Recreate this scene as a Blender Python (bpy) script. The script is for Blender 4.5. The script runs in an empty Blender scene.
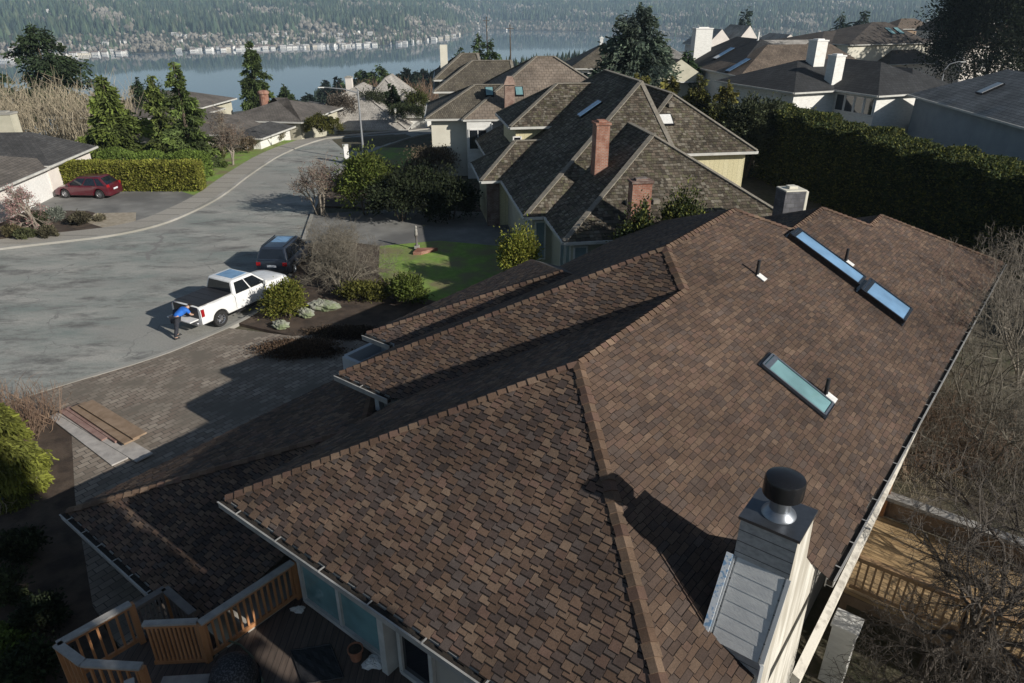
import bpy, math, random
import numpy as np
from mathutils import Vector, Matrix

scene = bpy.context.scene
COL = scene.collection
rad = math.radians
RNG = np.random.default_rng(7)
random.seed(7)

# ------------------------------------------------------------------ camera
CAM_H = 12.8
PITCH = rad(26)
FOC = 700.0
cd = bpy.data.cameras.new("Camera")
cam = bpy.data.objects.new("Camera", cd)
COL.objects.link(cam)
cam.location = (0, 0, CAM_H)
cam.rotation_euler = (rad(64), 0, 0)
cd.sensor_width = 36
cd.lens = 36 * FOC / 1024
cd.clip_start = 0.1
cd.clip_end = 30000
scene.camera = cam


def at(px, py, z=0.0):
    """World point at height z seen at a picture position (used to survey the place)."""
    u = (px - 512) / FOC
    v = -(py - 341.5) / FOC
    d = Vector((u, math.cos(PITCH) + v * math.sin(PITCH), -math.sin(PITCH) + v * math.cos(PITCH)))
    k = (z - CAM_H) / d.z
    return Vector((d.x * k, d.y * k, z))


# ------------------------------------------------------------------ world, sun
SUN_AZ, SUN_EL = rad(-34), rad(24.6)       # direction to the sun, azimuth from +X
sun_dir = Vector((math.cos(SUN_EL) * math.cos(SUN_AZ), math.cos(SUN_EL) * math.sin(SUN_AZ), math.sin(SUN_EL)))
w = bpy.data.worlds.new("World")
scene.world = w
w.use_nodes = True
nt = w.node_tree
bg = nt.nodes["Background"]
sky = nt.nodes.new("ShaderNodeTexSky")
sky.sky_type = 'NISHITA'
sky.sun_disc = False
sky.sun_elevation = SUN_EL
sky.sun_rotation = math.atan2(sun_dir.x, sun_dir.y)
sky.altitude = 100
sky.dust_density = 0.7
nt.links.new(sky.outputs[0], bg.inputs[0])
bg.inputs[1].default_value = 0.05
sd = bpy.data.lights.new("Sun", 'SUN')
sd.energy = 4.9
sd.angle = rad(0.5)
sd.color = (1.0, 0.95, 0.87)
so = bpy.data.objects.new("Sun", sd)
COL.objects.link(so)
so.rotation_euler = sun_dir.to_track_quat('Z', 'Y').to_euler()
vs = scene.view_settings
vs.view_transform = 'Standard'
vs.look = 'None'
vs.exposure = 0.3
vs.gamma = 1
scene.cycles.max_bounces = 5
scene.cycles.diffuse_bounces = 2
scene.cycles.glossy_bounces = 3
scene.cycles.transmission_bounces = 3
scene.cycles.volume_bounces = 1
scene.cycles.transparent_max_bounces = 4
scene.cycles.use_denoising = True


# ------------------------------------------------------------------ materials
def new_mat(name):
    m = bpy.data.materials.new(name)
    m.use_nodes = True
    t = m.node_tree
    return m, t, t.nodes["Principled BSDF"]


def N(t, kind, **kw):
    n = t.nodes.new(kind)
    for k, v in kw.items():
        if k in n.inputs:
            n.inputs[k].default_value = v
        else:
            setattr(n, k, v)
    return n


def rgb(c):
    return (c[0], c[1], c[2], 1.0)


def mixc(t, fac, a, b, mode='MIX'):
    n = t.nodes.new("ShaderNodeMix")
    n.data_type = 'RGBA'
    n.blend_type = mode
    for sock, v in ((n.inputs[0], fac), (n.inputs[6], a), (n.inputs[7], b)):
        if hasattr(v, "is_output"):
            t.links.new(v, sock)
        elif isinstance(v, (int, float)):
            sock.default_value = v
        else:
            sock.default_value = rgb(v)
    return n.outputs[2]


def ramp(t, fac, lo, hi):
    n = t.nodes.new("ShaderNodeMapRange")
    n.inputs[1].default_value = lo
    n.inputs[2].default_value = hi
    t.links.new(fac, n.inputs[0])
    return n.outputs[0]


def coord(t, kind='Object', scale=None):
    n = t.nodes.new("ShaderNodeTexCoord")
    o = n.outputs[kind]
    if scale is not None:
        mp = t.nodes.new("ShaderNodeMapping")
        mp.inputs[3].default_value = scale
        t.links.new(o, mp.inputs[0])
        o = mp.outputs[0]
    return o


def noise(t, vec, scale, detail=4, rough=0.6):
    n = N(t, "ShaderNodeTexNoise", Scale=scale, Detail=detail, Roughness=rough)
    t.links.new(vec, n.inputs["Vector"])
    return n.outputs["Fac"]


def bump(t, b, height, strength, dist=0.02):
    n = N(t, "ShaderNodeBump", Strength=strength, Distance=dist)
    t.links.new(height, n.inputs["Height"])
    t.links.new(n.outputs[0], b.inputs["Normal"])


def mat_noise(name, c1, c2, scale=4.0, rough=0.8, bmp=0.2, c3=None, scale3=0.6, stretch=None, metal=0.0, lo=.35, hi=.65):
    m, t, b = new_mat(name)
    vec = coord(t, 'Object', stretch)
    f = noise(t, vec, scale)
    c = mixc(t, ramp(t, f, lo, hi), c1, c2)
    if c3 is not None:
        f3 = noise(t, vec, scale3, 3)
        c = mixc(t, ramp(t, f3, .42, .62), c, c3)
    t.links.new(c, b.inputs["Base Color"])
    b.inputs["Roughness"].default_value = rough
    b.inputs["Metallic"].default_value = metal
    if bmp:
        f2 = noise(t, vec, scale * 6, 3)
        bump(t, b, f2, bmp)
    return m


def mat_plain(name, c, rough=0.5, metal=0.0, spec=0.5):
    m, t, b = new_mat(name)
    f = noise(t, coord(t, 'Object'), 9.0, 4)
    v = mixc(t, ramp(t, f, .3, .7), [x * .86 for x in c], [min(1, x * 1.08) for x in c])
    t.links.new(v, b.inputs["Base Color"])
    b.inputs["Roughness"].default_value = rough
    b.inputs["Metallic"].default_value = metal
    b.inputs["Specular IOR Level"].default_value = spec
    return m


def mat_glass(name, c, rough=0.05):
    m, t, b = new_mat(name)
    f = noise(t, coord(t, 'Object'), 1.3, 2)
    v = mixc(t, ramp(t, f, .35, .65), [x * .7 for x in c], c)
    t.links.new(v, b.inputs["Base Color"])
    b.inputs["Roughness"].default_value = rough
    b.inputs["Specular IOR Level"].default_value = 0.9
    b.inputs["IOR"].default_value = 1.6
    return m


def mat_paint(name, c):
    m, t, b = new_mat(name)
    f = noise(t, coord(t, 'Object'), 3.0, 5)
    v = mixc(t, ramp(t, f, .45, .75), c, [x * .8 + .02 for x in c])
    t.links.new(v, b.inputs["Base Color"])
    b.inputs["Roughness"].default_value = 0.32
    b.inputs["Coat Weight"].default_value = 0.7
    b.inputs["Coat Roughness"].default_value = 0.08
    return m


def mat_roof(name, c1, c2, gap, row=0.25, width=0.2, moss=None, rough=0.9, bmp=0.4, big=(.62, 1.3)):
    """Courses laid on the UV map, which is in metres along and up each slope."""
    m, t, b = new_mat(name)
    uv = coord(t, 'UV')
    br = N(t, "ShaderNodeTexBrick", Scale=1.0)
    br.offset = 0.5
    br.inputs["Color1"].default_value = rgb(c1)
    br.inputs["Color2"].default_value = rgb(c2)
    br.inputs["Mortar"].default_value = rgb(gap)
    br.inputs["Mortar Size"].default_value = 0.018
    br.inputs["Mortar Smooth"].default_value = 0.3
    br.inputs["Bias"].default_value = 0.0
    br.inputs["Brick Width"].default_value = width
    br.inputs["Row Height"].default_value = row
    # wobble so that no course is a ruled line
    nz = N(t, "ShaderNodeTexNoise", Scale=1.7, Detail=3)
    t.links.new(uv, nz.inputs["Vector"])
    vm = N(t, "ShaderNodeVectorMath", operation='MULTIPLY_ADD')
    vm.inputs[1].default_value = (.10, .10, 0)
    t.links.new(nz.outputs["Color"], vm.inputs[0])
    t.links.new(uv, vm.inputs[2])
    t.links.new(vm.outputs[0], br.inputs["Vector"])
    f = noise(t, uv, 0.55, 5, .65)
    k = mixc(t, ramp(t, f, .35, .68), (big[0],) * 3, (big[1],) * 3)
    c = mixc(t, 1.0, br.outputs["Color"], k, 'MULTIPLY')
    f3 = noise(t, coord(t, 'UV', (6, 1.2, 1)), 1.6, 3)
    c = mixc(t, ramp(t, f3, .5, .8), c, [x * .55 for x in c1])
    if moss:
        f2 = noise(t, uv, 0.9, 6, .7)
        c = mixc(t, ramp(t, f2, .54, .72), c, moss)
    t.links.new(c, b.inputs["Base Color"])
    b.inputs["Roughness"].default_value = rough
    # saw-tooth across each course: butts stand proud
    sep = N(t, "ShaderNodeSeparateXYZ")
    t.links.new(vm.outputs[0], sep.inputs[0])
    md = N(t, "ShaderNodeMath", operation='DIVIDE')
    md.inputs[1].default_value = row
    t.links.new(sep.outputs[1], md.inputs[0])
    fr = N(t, "ShaderNodeMath", operation='FRACT')
    t.links.new(md.outputs[0], fr.inputs[0])
    inv = N(t, "ShaderNodeMath", operation='SUBTRACT')
    inv.inputs[0].default_value = 1.0
    t.links.new(fr.outputs[0], inv.inputs[1])
    sub = N(t, "ShaderNodeMath", operation='SUBTRACT')
    t.links.new(inv.outputs[0], sub.inputs[0])
    t.links.new(br.outputs["Fac"], sub.inputs[1])
    bump(t, b, sub.outputs[0], bmp, 0.035)
    return m


def mat_boards(name, c1, c2, gap, width, axis=0, rough=.75, vertical_uv=False):
    """Parallel boards along one object axis, with grain."""
    m, t, b = new_mat(name)
    vec = coord(t, 'Object')
    sep = N(t, "ShaderNodeSeparateXYZ")
    t.links.new(vec, sep.inputs[0])
    d = N(t, "ShaderNodeMath", operation='DIVIDE')
    d.inputs[1].default_value = width
    t.links.new(sep.outputs[axis], d.inputs[0])
    fl = N(t, "ShaderNodeMath", operation='FLOOR')
    t.links.new(d.outputs[0], fl.inputs[0])
    fr = N(t, "ShaderNodeMath", operation='FRACT')
    t.links.new(d.outputs[0], fr.inputs[0])
    wn = N(t, "ShaderNodeTexWhiteNoise", noise_dimensions='1D')
    t.links.new(fl.outputs[0], wn.inputs["W"])
    st = [8, 8, 8]
    st[(axis + 1) % 3 if axis != 2 else 0] = .8
    f = noise(t, coord(t, 'Object', st), 2.0, 4)
    c = mixc(t, wn.outputs["Value"], c1, c2)
    c = mixc(t, ramp(t, f, .35, .8), c, [x * .6 for x in c1])
    g = N(t, "ShaderNodeMath", operation='LESS_THAN')
    g.inputs[1].default_value = 0.07
    t.links.new(fr.outputs[0], g.inputs[0])
    c = mixc(t, g.outputs[0], c, gap)
    t.links.new(c, b.inputs["Base Color"])
    b.inputs["Roughness"].default_value = rough
    ig = N(t, "ShaderNodeMath", operation='SUBTRACT')
    ig.inputs[0].default_value = 1
    t.links.new(g.outputs[0], ig.inputs[1])
    bump(t, b, ig.outputs[0], .5, .01)
    return m


def mat_brick(name, c1, c2, mortar, wdt=.2, row=.075):
    """Brickwork: object Z is up, the two horizontal axes run along the face."""
    m, t, b = new_mat(name)
    vec = coord(t, 'Object')
    sep = N(t, "ShaderNodeSeparateXYZ")
    t.links.new(vec, sep.inputs[0])
    ad = N(t, "ShaderNodeMath", operation='ADD')
    t.links.new(sep.outputs[0], ad.inputs[0])
    t.links.new(sep.outputs[1], ad.inputs[1])
    cb = N(t, "ShaderNodeCombineXYZ")
    t.links.new(ad.outputs[0], cb.inputs[0])
    t.links.new(sep.outputs[2], cb.inputs[1])
    br = N(t, "ShaderNodeTexBrick", Scale=1.0)
    br.inputs["Color1"].default_value = rgb(c1)
    br.inputs["Color2"].default_value = rgb(c2)
    br.inputs["Mortar"].default_value = rgb(mortar)
    br.inputs["Mortar Size"].default_value = 0.012
    br.inputs["Brick Width"].default_value = wdt
    br.inputs["Row Height"].default_value = row
    t.links.new(cb.outputs[0], br.inputs["Vector"])
    f = noise(t, vec, 2.5, 5)
    c = mixc(t, ramp(t, f, .4, .7), br.outputs["Color"], [x * .6 for x in c1])
    t.links.new(c, b.inputs["Base Color"])
    b.inputs["Roughness"].default_value = .9
    bump(t, b, br.outputs["Fac"], -.4, .01)
    return m


def mat_attr(name, rough=.85, tint=(1, 1, 1), isl=.35, spec=.3, trans=0.0, fine=0):
    """Colour held per face (each shingle, leaf clump or house its own), varied per piece."""
    m, t, b = new_mat(name)
    a = N(t, "ShaderNodeAttribute", attribute_name="col")
    g = N(t, "ShaderNodeNewGeometry")
    lo, hi = 1 - isl, 1 + isl
    mr = N(t, "ShaderNodeMapRange")
    mr.inputs[3].default_value = lo
    mr.inputs[4].default_value = hi
    t.links.new(g.outputs["Random Per Island"], mr.inputs[0])
    cc = N(t, "ShaderNodeCombineColor")
    for i in range(3):
        t.links.new(mr.outputs[0], cc.inputs[i])
    c = mixc(t, 1.0, a.outputs["Color"], cc.outputs[0], 'MULTIPLY')
    c = mixc(t, 1.0, c, tint, 'MULTIPLY')
    if fine:
        f = noise(t, coord(t, 'Object'), fine, 4, .7)
        c = mixc(t, 1.0, c, mixc(t, ramp(t, f, .3, .7), (.72,) * 3, (1.25,) * 3), 'MULTIPLY')
        f2 = noise(t, coord(t, 'Object'), .35, 4, .6)
        c = mixc(t, 1.0, c, mixc(t, ramp(t, f2, .33, .66), (.68,) * 3, (1.14,) * 3), 'MULTIPLY')
        st = noise(t, coord(t, 'Object', (1.0, 1.0, 1.0)), 1.9, 5, .7)
        c = mixc(t, 1.0, c, mixc(t, ramp(t, st, .36, .66), (.8,) * 3, (1.1, 1.09, 1.07)), 'MULTIPLY')
    t.links.new(c, b.inputs["Base Color"])
    b.inputs["Roughness"].default_value = rough
    b.inputs["Specular IOR Level"].default_value = spec
    if trans:
        out = t.nodes["Material Output"]
        tr = N(t, "ShaderNodeBsdfTranslucent")
        t.links.new(c, tr.inputs[0])
        mx = N(t, "ShaderNodeMixShader")
        mx.inputs[0].default_value = trans
        t.links.new(b.outputs[0], mx.inputs[1])
        t.links.new(tr.outputs[0], mx.inputs[2])
        t.links.new(mx.outputs[0], out.inputs[0])
    return m


M = {}
M['leaf'] = mat_attr("foliage", trans=.25, isl=.4)
M['twig'] = mat_noise("bare_bark", (.105, .09, .068), (.175, .155, .12), 3, .9, 0)
M['twig_dark'] = mat_noise("dark_bark", (.05, .04, .032), (.10, .085, .07), 3, .9, 0)
M['twig_grey'] = mat_noise("grey_bark", (.17, .145, .115), (.27, .235, .19), 3, .9, 0)
M['bark'] = mat_noise("bark", (.06, .045, .033), (.11, .085, .06), 6, .95, .5)
M['white'] = mat_plain("white_paint", (.72, .71, .68), .55)
M['white_siding'] = mat_noise("white_siding", (.62, .61, .57), (.74, .73, .69), 2.5, .7, .1, stretch=(1, 1, 3))
M['metal_dark'] = mat_plain("dark_metal", (.035, .036, .04), .22, .6)
M['metal'] = mat_plain("galvanised_metal", (.28, .30, .33), .42, .85)
M['rubber'] = mat_plain("rubber", (.018, .018, .018), .85)
M['black'] = mat_plain("black_plastic", (.02, .02, .022), .5)
M['glass_dark'] = mat_glass("dark_glass", (.012, .015, .02))
M['glass_blue'] = mat_glass("sky_glass", (.20, .36, .56), .06)  # sky reflection put into the base colour
M['glass_green'] = mat_glass("green_glass", (.20, .36, .37), .05)  # blue-green reflection put into the base colour
M['concrete'] = mat_noise("concrete", (.30, .29, .26), (.38, .36, .33), 1.2, .9, .25, (.24, .23, .2), .3)
M['brick_red'] = mat_brick("red_brick", (.30, .115, .07), (.37, .17, .11), (.30, .26, .22))
M['brick_brown'] = mat_brick("brown_brick", (.14, .075, .055), (.24, .16, .13), (.22, .2, .18))
M['yellow'] = mat_boards("pale_yellow_siding", (.60, .54, .33), (.64, .58, .37), (.40, .36, .22), .3, 0)
M['beige_wall'] = mat_noise("beige_wall", (.42, .40, .31), (.5, .47, .37), 1.5, .85, .1)
M['cream'] = mat_noise("cream_wall", (.58, .55, .46), (.66, .63, .53), 1.0, .85, .1)
M['wall_grey'] = mat_noise("grey_wall", (.40, .42, .43), (.46, .48, .5), .8, .85, .1)
M['bluewall'] = mat_noise("blue_grey_wall", (.26, .29, .31), (.31, .34, .36), .8, .85, .1)
M['pink_wall'] = mat_noise("pale_wall", (.62, .57, .52), (.7, .65, .6), .8, .85, .1)
M['shake'] = mat_roof("cedar_shake", (.088, .073, .054), (.15, .13, .097), (.042, .035, .027), .24, .15, (.105, .092, .058))
M['shake_brown'] = mat_roof("brown_shake", (.13, .095, .07), (.18, .14, .105), (.035, .028, .022), .26, .17)
M['tile_brown'] = mat_roof("brown_tile", (.19, .15, .115), (.235, .19, .15), (.06, .05, .04), .36, .4)
M['tile_dark'] = mat_roof("dark_tile", (.022, .022, .024), (.036, .036, .038), (.006, .012, .012), .36, .33)
M['asphalt_roof'] = mat_roof("charcoal_shingle", (.055, .053, .052), (.085, .082, .08), (.025, .025, .025), .2, .3)
M['brown_dark'] = mat_roof("dark_brown_shingle", (.06, .05, .042), (.085, .07, .06), (.03, .025, .022), .25, .25)
M['fascia'] = mat_noise("painted_fascia", (.44, .43, .40), (.56, .55, .51), 2, .7, .1)
M['pale_roof'] = mat_roof("pale_grey_shake", (.36, .335, .30), (.43, .40, .36), (.2, .19, .17), .3, .2, None)
M['grey_roof'] = mat_roof("grey_shake", (.25, .235, .215), (.34, .32, .29), (.07, .065, .06), .3, .2, None)
M['cap'] = mat_noise("ridge_shake", (.15, .135, .108), (.23, .205, .168), 5, .9, .2)
M['shingle'] = mat_attr("brown_shingle", rough=.93, isl=.10, spec=.25, fine=45)
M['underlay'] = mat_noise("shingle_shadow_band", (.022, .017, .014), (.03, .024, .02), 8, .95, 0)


# ------------------------------------------------------------------ object helpers
def link(name, me, parent=None, mats=()):
    o = bpy.data.objects.new(name, me)
    COL.objects.link(o)
    if parent is not None:
        o.parent = parent
    return o


def empty(name, loc=(0, 0, 0), rz=0.0):
    o = bpy.data.objects.new(name, None)
    COL.objects.link(o)
    o.location = loc
    o.rotation_euler = (0, 0, rz)
    o.empty_display_size = .3
    return o


def tag(o, label=None, cat=None, group=None, kind=None):
    if label:
        o["label"] = label
    if cat:
        o["category"] = cat
    if group:
        o["group"] = group
    if kind:
        o["kind"] = kind
    return o


def copy_tree(o, parent=None):
    c = o.copy()
    COL.objects.link(c)
    if parent is not None:
        c.parent = parent
    for ch in list(o.children):
        copy_tree(ch, c)
    return c


class MB:
    """Collects simple shapes and links them as one mesh object."""

    def __init__(self):
        self.v, self.f, self.m, self.uv = [], [], [], {}

    def face(self, pts, mi=0, uv=None):
        b = len(self.v)
        self.v += [tuple(p) for p in pts]
        self.f.append(tuple(range(b, b + len(pts))))
        self.m.append(mi)
        if uv:
            self.uv[len(self.f) - 1] = uv
        return self

    def hull8(self, p, mi=0):
        """p: 4 bottom (ccw) + 4 top points."""
        b = len(self.v)
        self.v += [tuple(q) for q in p]
        for q in ((3, 2, 1, 0), (4, 5, 6, 7), (0, 1, 5, 4), (1, 2, 6, 5), (2, 3, 7, 6), (3, 0, 4, 7)):
            self.f.append(tuple(b + i for i in q))
            self.m.append(mi)
        return self

    def box(self, c, s, rz=0.0, mi=0, mat=None):
        x, y, z = s[0] / 2, s[1] / 2, s[2] / 2
        pts = [(-x, -y, -z), (x, -y, -z), (x, y, -z), (-x, y, -z), (-x, -y, z), (x, -y, z), (x, y, z), (-x, y, z)]
        if mat is None:
            ca, sa = math.cos(rz), math.sin(rz)
            pts = [(c[0] + a * ca - b * sa, c[1] + a * sa + b * ca, c[2] + d) for a, b, d in pts]
        else:
            pts = [tuple(Vector(c) + mat @ Vector(p)) for p in pts]
        return self.hull8(pts, mi)

    def beam(self, a, b, wd, ht, mi=0, up=(0, 0, 1)):
        """Rectangular bar from a to b."""
        a, b = Vector(a), Vector(b)
        d = (b - a)
        L = d.length
        d.normalize()
        s = d.cross(Vector(up))
        if s.length < 1e-5:
            s = d.cross(Vector((0, 1, 0)))
        s.normalize()
        u = s.cross(d)
        mt = Matrix((d, s, u)).transposed()
        return self.box((a + b) / 2, (L, wd, ht), mat=mt, mi=mi)

    def prism(self, poly, z0, z1, mi=0):
        n = len(poly)
        area = sum(poly[i][0] * poly[(i + 1) % n][1] - poly[(i + 1) % n][0] * poly[i][1] for i in range(n))
        if area < 0:
            poly = poly[::-1]
        b = len(self.v)
        self.v += [(p[0], p[1], z0) for p in poly] + [(p[0], p[1], z1) for p in poly]
        self.f.append(tuple(b + n + i for i in range(n)))
        self.f.append(tuple(b + n - 1 - i for i in range(n)))
        for i in range(n):
            j = (i + 1) % n
            self.f.append((b + i, b + j, b + n + j, b + n + i))
        self.m += [mi] * (n + 2)
        return self

    def cyl(self, c, r0, r1, h, n=20, mi=0, axis='Z', caps=True):
        """Frustum from c along an axis."""
        b = len(self.v)
        for k, r in ((0, r0), (h, r1)):
            for i in range(n):
                a = 2 * math.pi * i / n
                p = (r * math.cos(a), r * math.sin(a), k)
                if axis == 'X':
                    p = (k, p[0], p[1])
                elif axis == 'Y':
                    p = (p[1], k, p[0])
                self.v.append((c[0] + p[0], c[1] + p[1], c[2] + p[2]))
        for i in range(n):
            j = (i + 1) % n
            self.f.append((b + i, b + j, b + n + j, b + n + i))
            self.m.append(mi)
        if caps:
            self.f.append(tuple(b + n - 1 - i for i in range(n)))
            self.f.append(tuple(b + n + i for i in range(n)))
            self.m += [mi, mi]
        return self

    def lathe(self, c, prof, n=24, mi=0):
        b = len(self.v)
        for r, z in prof:
            for i in range(n):
                a = 2 * math.pi * i / n
                self.v.append((c[0] + r * math.cos(a), c[1] + r * math.sin(a), c[2] + z))
        for k in range(len(prof) - 1):
            for i in range(n):
                j = (i + 1) % n
                self.f.append((b + k * n + i, b + k * n + j, b + (k + 1) * n + j, b + (k + 1) * n + i))
                self.m.append(mi)
        self.f.append(tuple(b + n - 1 - i for i in range(n)))
        self.f.append(tuple(b + (len(prof) - 1) * n + i for i in range(n)))
        self.m += [mi, mi]
        return self

    def tube(self, pts, r, n=8, mi=0):
        pts = [Vector(p) for p in pts]
        rs = r if isinstance(r, (list, tuple)) else [r] * len(pts)
        b = len(self.v)
        ref = Vector((0, 0, 1))
        for k, p in enumerate(pts):
            d = (pts[min(k + 1, len(pts) - 1)] - pts[max(k - 1, 0)]).normalized()
            s = d.cross(ref)
            if s.length < 1e-3:
                s = d.cross(Vector((1, 0, 0)))
            s.normalize()
            u = s.cross(d)
            for i in range(n):
                a = 2 * math.pi * i / n
                self.v.append(tuple(p + (s * math.cos(a) + u * math.sin(a)) * rs[k]))
        for k in range(len(pts) - 1):
            for i in range(n):
                j = (i + 1) % n
                self.f.append((b + k * n + i, b + k * n + j, b + (k + 1) * n + j, b + (k + 1) * n + i))
                self.m.append(mi)
        self.f.append(tuple(b + n - 1 - i for i in range(n)))
        self.f.append(tuple(b + (len(pts) - 1) * n + i for i in range(n)))
        self.m += [mi, mi]
        return self

    def build(self, name, mats, parent=None, smooth=False, bevel=0.0, recalc=True):
        me = bpy.data.meshes.new(name)
        me.from_pydata(self.v, [], self.f)
        mats = mats if isinstance(mats, (list, tuple)) else [mats]
        for x in mats:
            me.materials.append(x)
        me.polygons.foreach_set("material_index", self.m)
        if self.uv:
            ul = me.uv_layers.new(name="UVMap")
            for fi, uvs in self.uv.items():
                p = me.polygons[fi]
                for k, li in enumerate(p.loop_indices):
                    ul.data[li].uv = uvs[k]
        if smooth:
            me.polygons.foreach_set("use_smooth", [True] * len(me.polygons))
        o = link(name, me, parent)
        if smooth:
            me.set_sharp_from_angle(angle=rad(40))
        if bevel:
            md = o.modifiers.new("bevel", 'BEVEL')
            md.width = bevel
            md.segments = 2
            md.limit_method = 'ANGLE'
        return o


def np_mesh(name, V, F, mat, parent=None, col=None, smooth=False):
    """Fast mesh from numpy arrays; F is (n,3) or (n,4)."""
    V = np.asarray(V, dtype=np.float32)
    F = np.asarray(F, dtype=np.int32)
    k = F.shape[1]
    me = bpy.data.meshes.new(name)
    me.vertices.add(len(V))
    me.vertices.foreach_set("co", V.ravel())
    me.loops.add(F.size)
    me.loops.foreach_set("vertex_index", F.ravel())
    me.polygons.add(len(F))
    me.polygons.foreach_set("loop_start", np.arange(0, F.size, k, dtype=np.int32))
    me.polygons.foreach_set("loop_total", np.full(len(F), k, dtype=np.int32))
    me.polygons.foreach_set("use_smooth", np.full(len(F), smooth, dtype=bool))
    me.update(calc_edges=True)
    me.materials.append(mat)
    if col is not None:
        a = me.attributes.new("col", 'FLOAT_COLOR', 'FACE')
        c = np.ones((len(F), 4), dtype=np.float32)
        c[:, :3] = col
        a.data.foreach_set("color", c.ravel())
    return link(name, me, parent)


# ------------------------------------------------------------------ plants
def unit(a):
    return a / np.maximum(np.linalg.norm(a, axis=1, keepdims=True), 1e-9)


def leaf_quads(P, D, L, W_, rng):
    """Small leaf-sized faces at P along D."""
    n = len(P)
    D = unit(D)
    R = unit(rng.normal(size=(n, 3)))
    S = unit(np.cross(D, R))
    L = np.broadcast_to(L, (n,))[:, None]
    W_ = np.broadcast_to(W_, (n,))[:, None]
    a = P - S * W_ * .35
    b = P + S * W_ * .35
    c = P + D * L + S * W_ * .5
    d = P + D * L - S * W_ * .5
    V = np.stack([a, b, c, d], 1).reshape(-1, 3)
    F = np.arange(4 * n).reshape(-1, 4)
    return V, F


def seg_tubes(A, B, ra, rb, n=3):
    A, B = np.asarray(A, float), np.asarray(B, float)
    D = unit(B - A)
    ref = np.where(np.abs(D[:, 2:3]) > .9, np.array([[1., 0, 0]]), np.array([[0, 0, 1.]]))
    S = unit(np.cross(D, ref))
    U_ = np.cross(S, D)
    vs_ = []
    for P, r in ((A, np.asarray(ra)), (B, np.asarray(rb))):
        for i in range(n):
            t = 2 * math.pi * i / n
            vs_.append(P + (S * math.cos(t) + U_ * math.sin(t)) * r[:, None])
    V = np.stack(vs_, 1).reshape(-1, 3)
    m = len(A)
    base = np.arange(m)[:, None] * (2 * n)
    F = []
    for i in range(n):
        j = (i + 1) % n
        F.append(np.concatenate([base + i, base + j, base + n + j, base + n + i], 1))
    return V, np.concatenate(F, 0)


def conifer(name, loc, h, r, label, seed, col=(.035, .06, .025), n=5000, base=.1, droop=.35, power=.85, leaf=(.5, .16), group=None, cat="tree", ragged=.25, bare=0.0, lean=0.0):
    rng = np.random.default_rng(seed)
    o = empty(name, loc)
    tag(o, label, cat, group)
    n, leaf = int(n * 1.8), (leaf[0] * .75, leaf[1] * .72)
    mb = MB()
    mb.tube([(0, 0, -.3), (lean * .3, 0, h * .4), (lean, 0, h * .98)], [h * .022 + .05, h * .014 + .03, .02], 7)
    mb.build("trunk", M['bark'], o)
    nb = int(34 + h * 7)
    bz = base + (1 - base) * rng.random(nb) ** 1.15
    bl = r * (1 - bz) ** power / (1 - base) ** power * (1 + ragged * rng.normal(size=nb))
    bl = np.clip(bl, .12 * r * (1 - bz) + .12, None)
    ba = rng.random(nb) * 2 * math.pi
    tint = np.clip(1 + .28 * rng.normal(size=nb), .5, 1.7)
    pick = rng.choice(nb, n, p=bl / bl.sum())
    t = rng.random(n) ** .7
    ln = bl[pick] * t
    spread = (1 - t * .5) * bl[pick] * .2
    ang = ba[pick] + rng.normal(size=n) * .16
    P = np.stack([np.cos(ang) * ln + lean * bz[pick], np.sin(ang) * ln,
                  bz[pick] * h - droop * ln * (.4 + .6 * t) + rng.normal(size=n) * .06 * r], 1)
    P[:, :2] += rng.normal(size=(n, 2)) * spread[:, None] * .45
    D = np.stack([np.cos(ang), np.sin(ang), -.25 - droop * t], 1) + rng.normal(size=(n, 3)) * .5
    sc = rng.uniform(.6, 1.3, n)
    V, F = leaf_quads(P, D, leaf[0] * sc, leaf[1] * sc, rng)
    c = np.array(col)[None] * tint[pick][:, None] * rng.uniform(.75, 1.25, (n, 1))
    tip = t > .8
    c[tip] *= np.array([1.3, 1.3, 1.05])
    np_mesh("crown", V, F, M['leaf'], o, c)
    return o


def clump_points(rng, n, rx, ry, rz, clumps, shell=.55, spread=.22, flat=0.0):
    """Points in uneven clumps through an ellipsoid's outer volume."""
    d = unit(rng.normal(size=(clumps, 3)))
    d[:, 2] = np.where(d[:, 2] < -.35, -d[:, 2], d[:, 2])
    rr = shell + (1 - shell) * rng.random(clumps) ** .5
    C = d * rr[:, None] * (1 + .14 * rng.normal(size=(clumps, 1)))
    pick = rng.integers(0, clumps, n)
    P = C[pick] + rng.normal(size=(n, 3)) * spread * (.6 + .8 * rng.random(clumps))[pick][:, None]
    return P * np.array([rx, ry, rz]), pick, d


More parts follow.
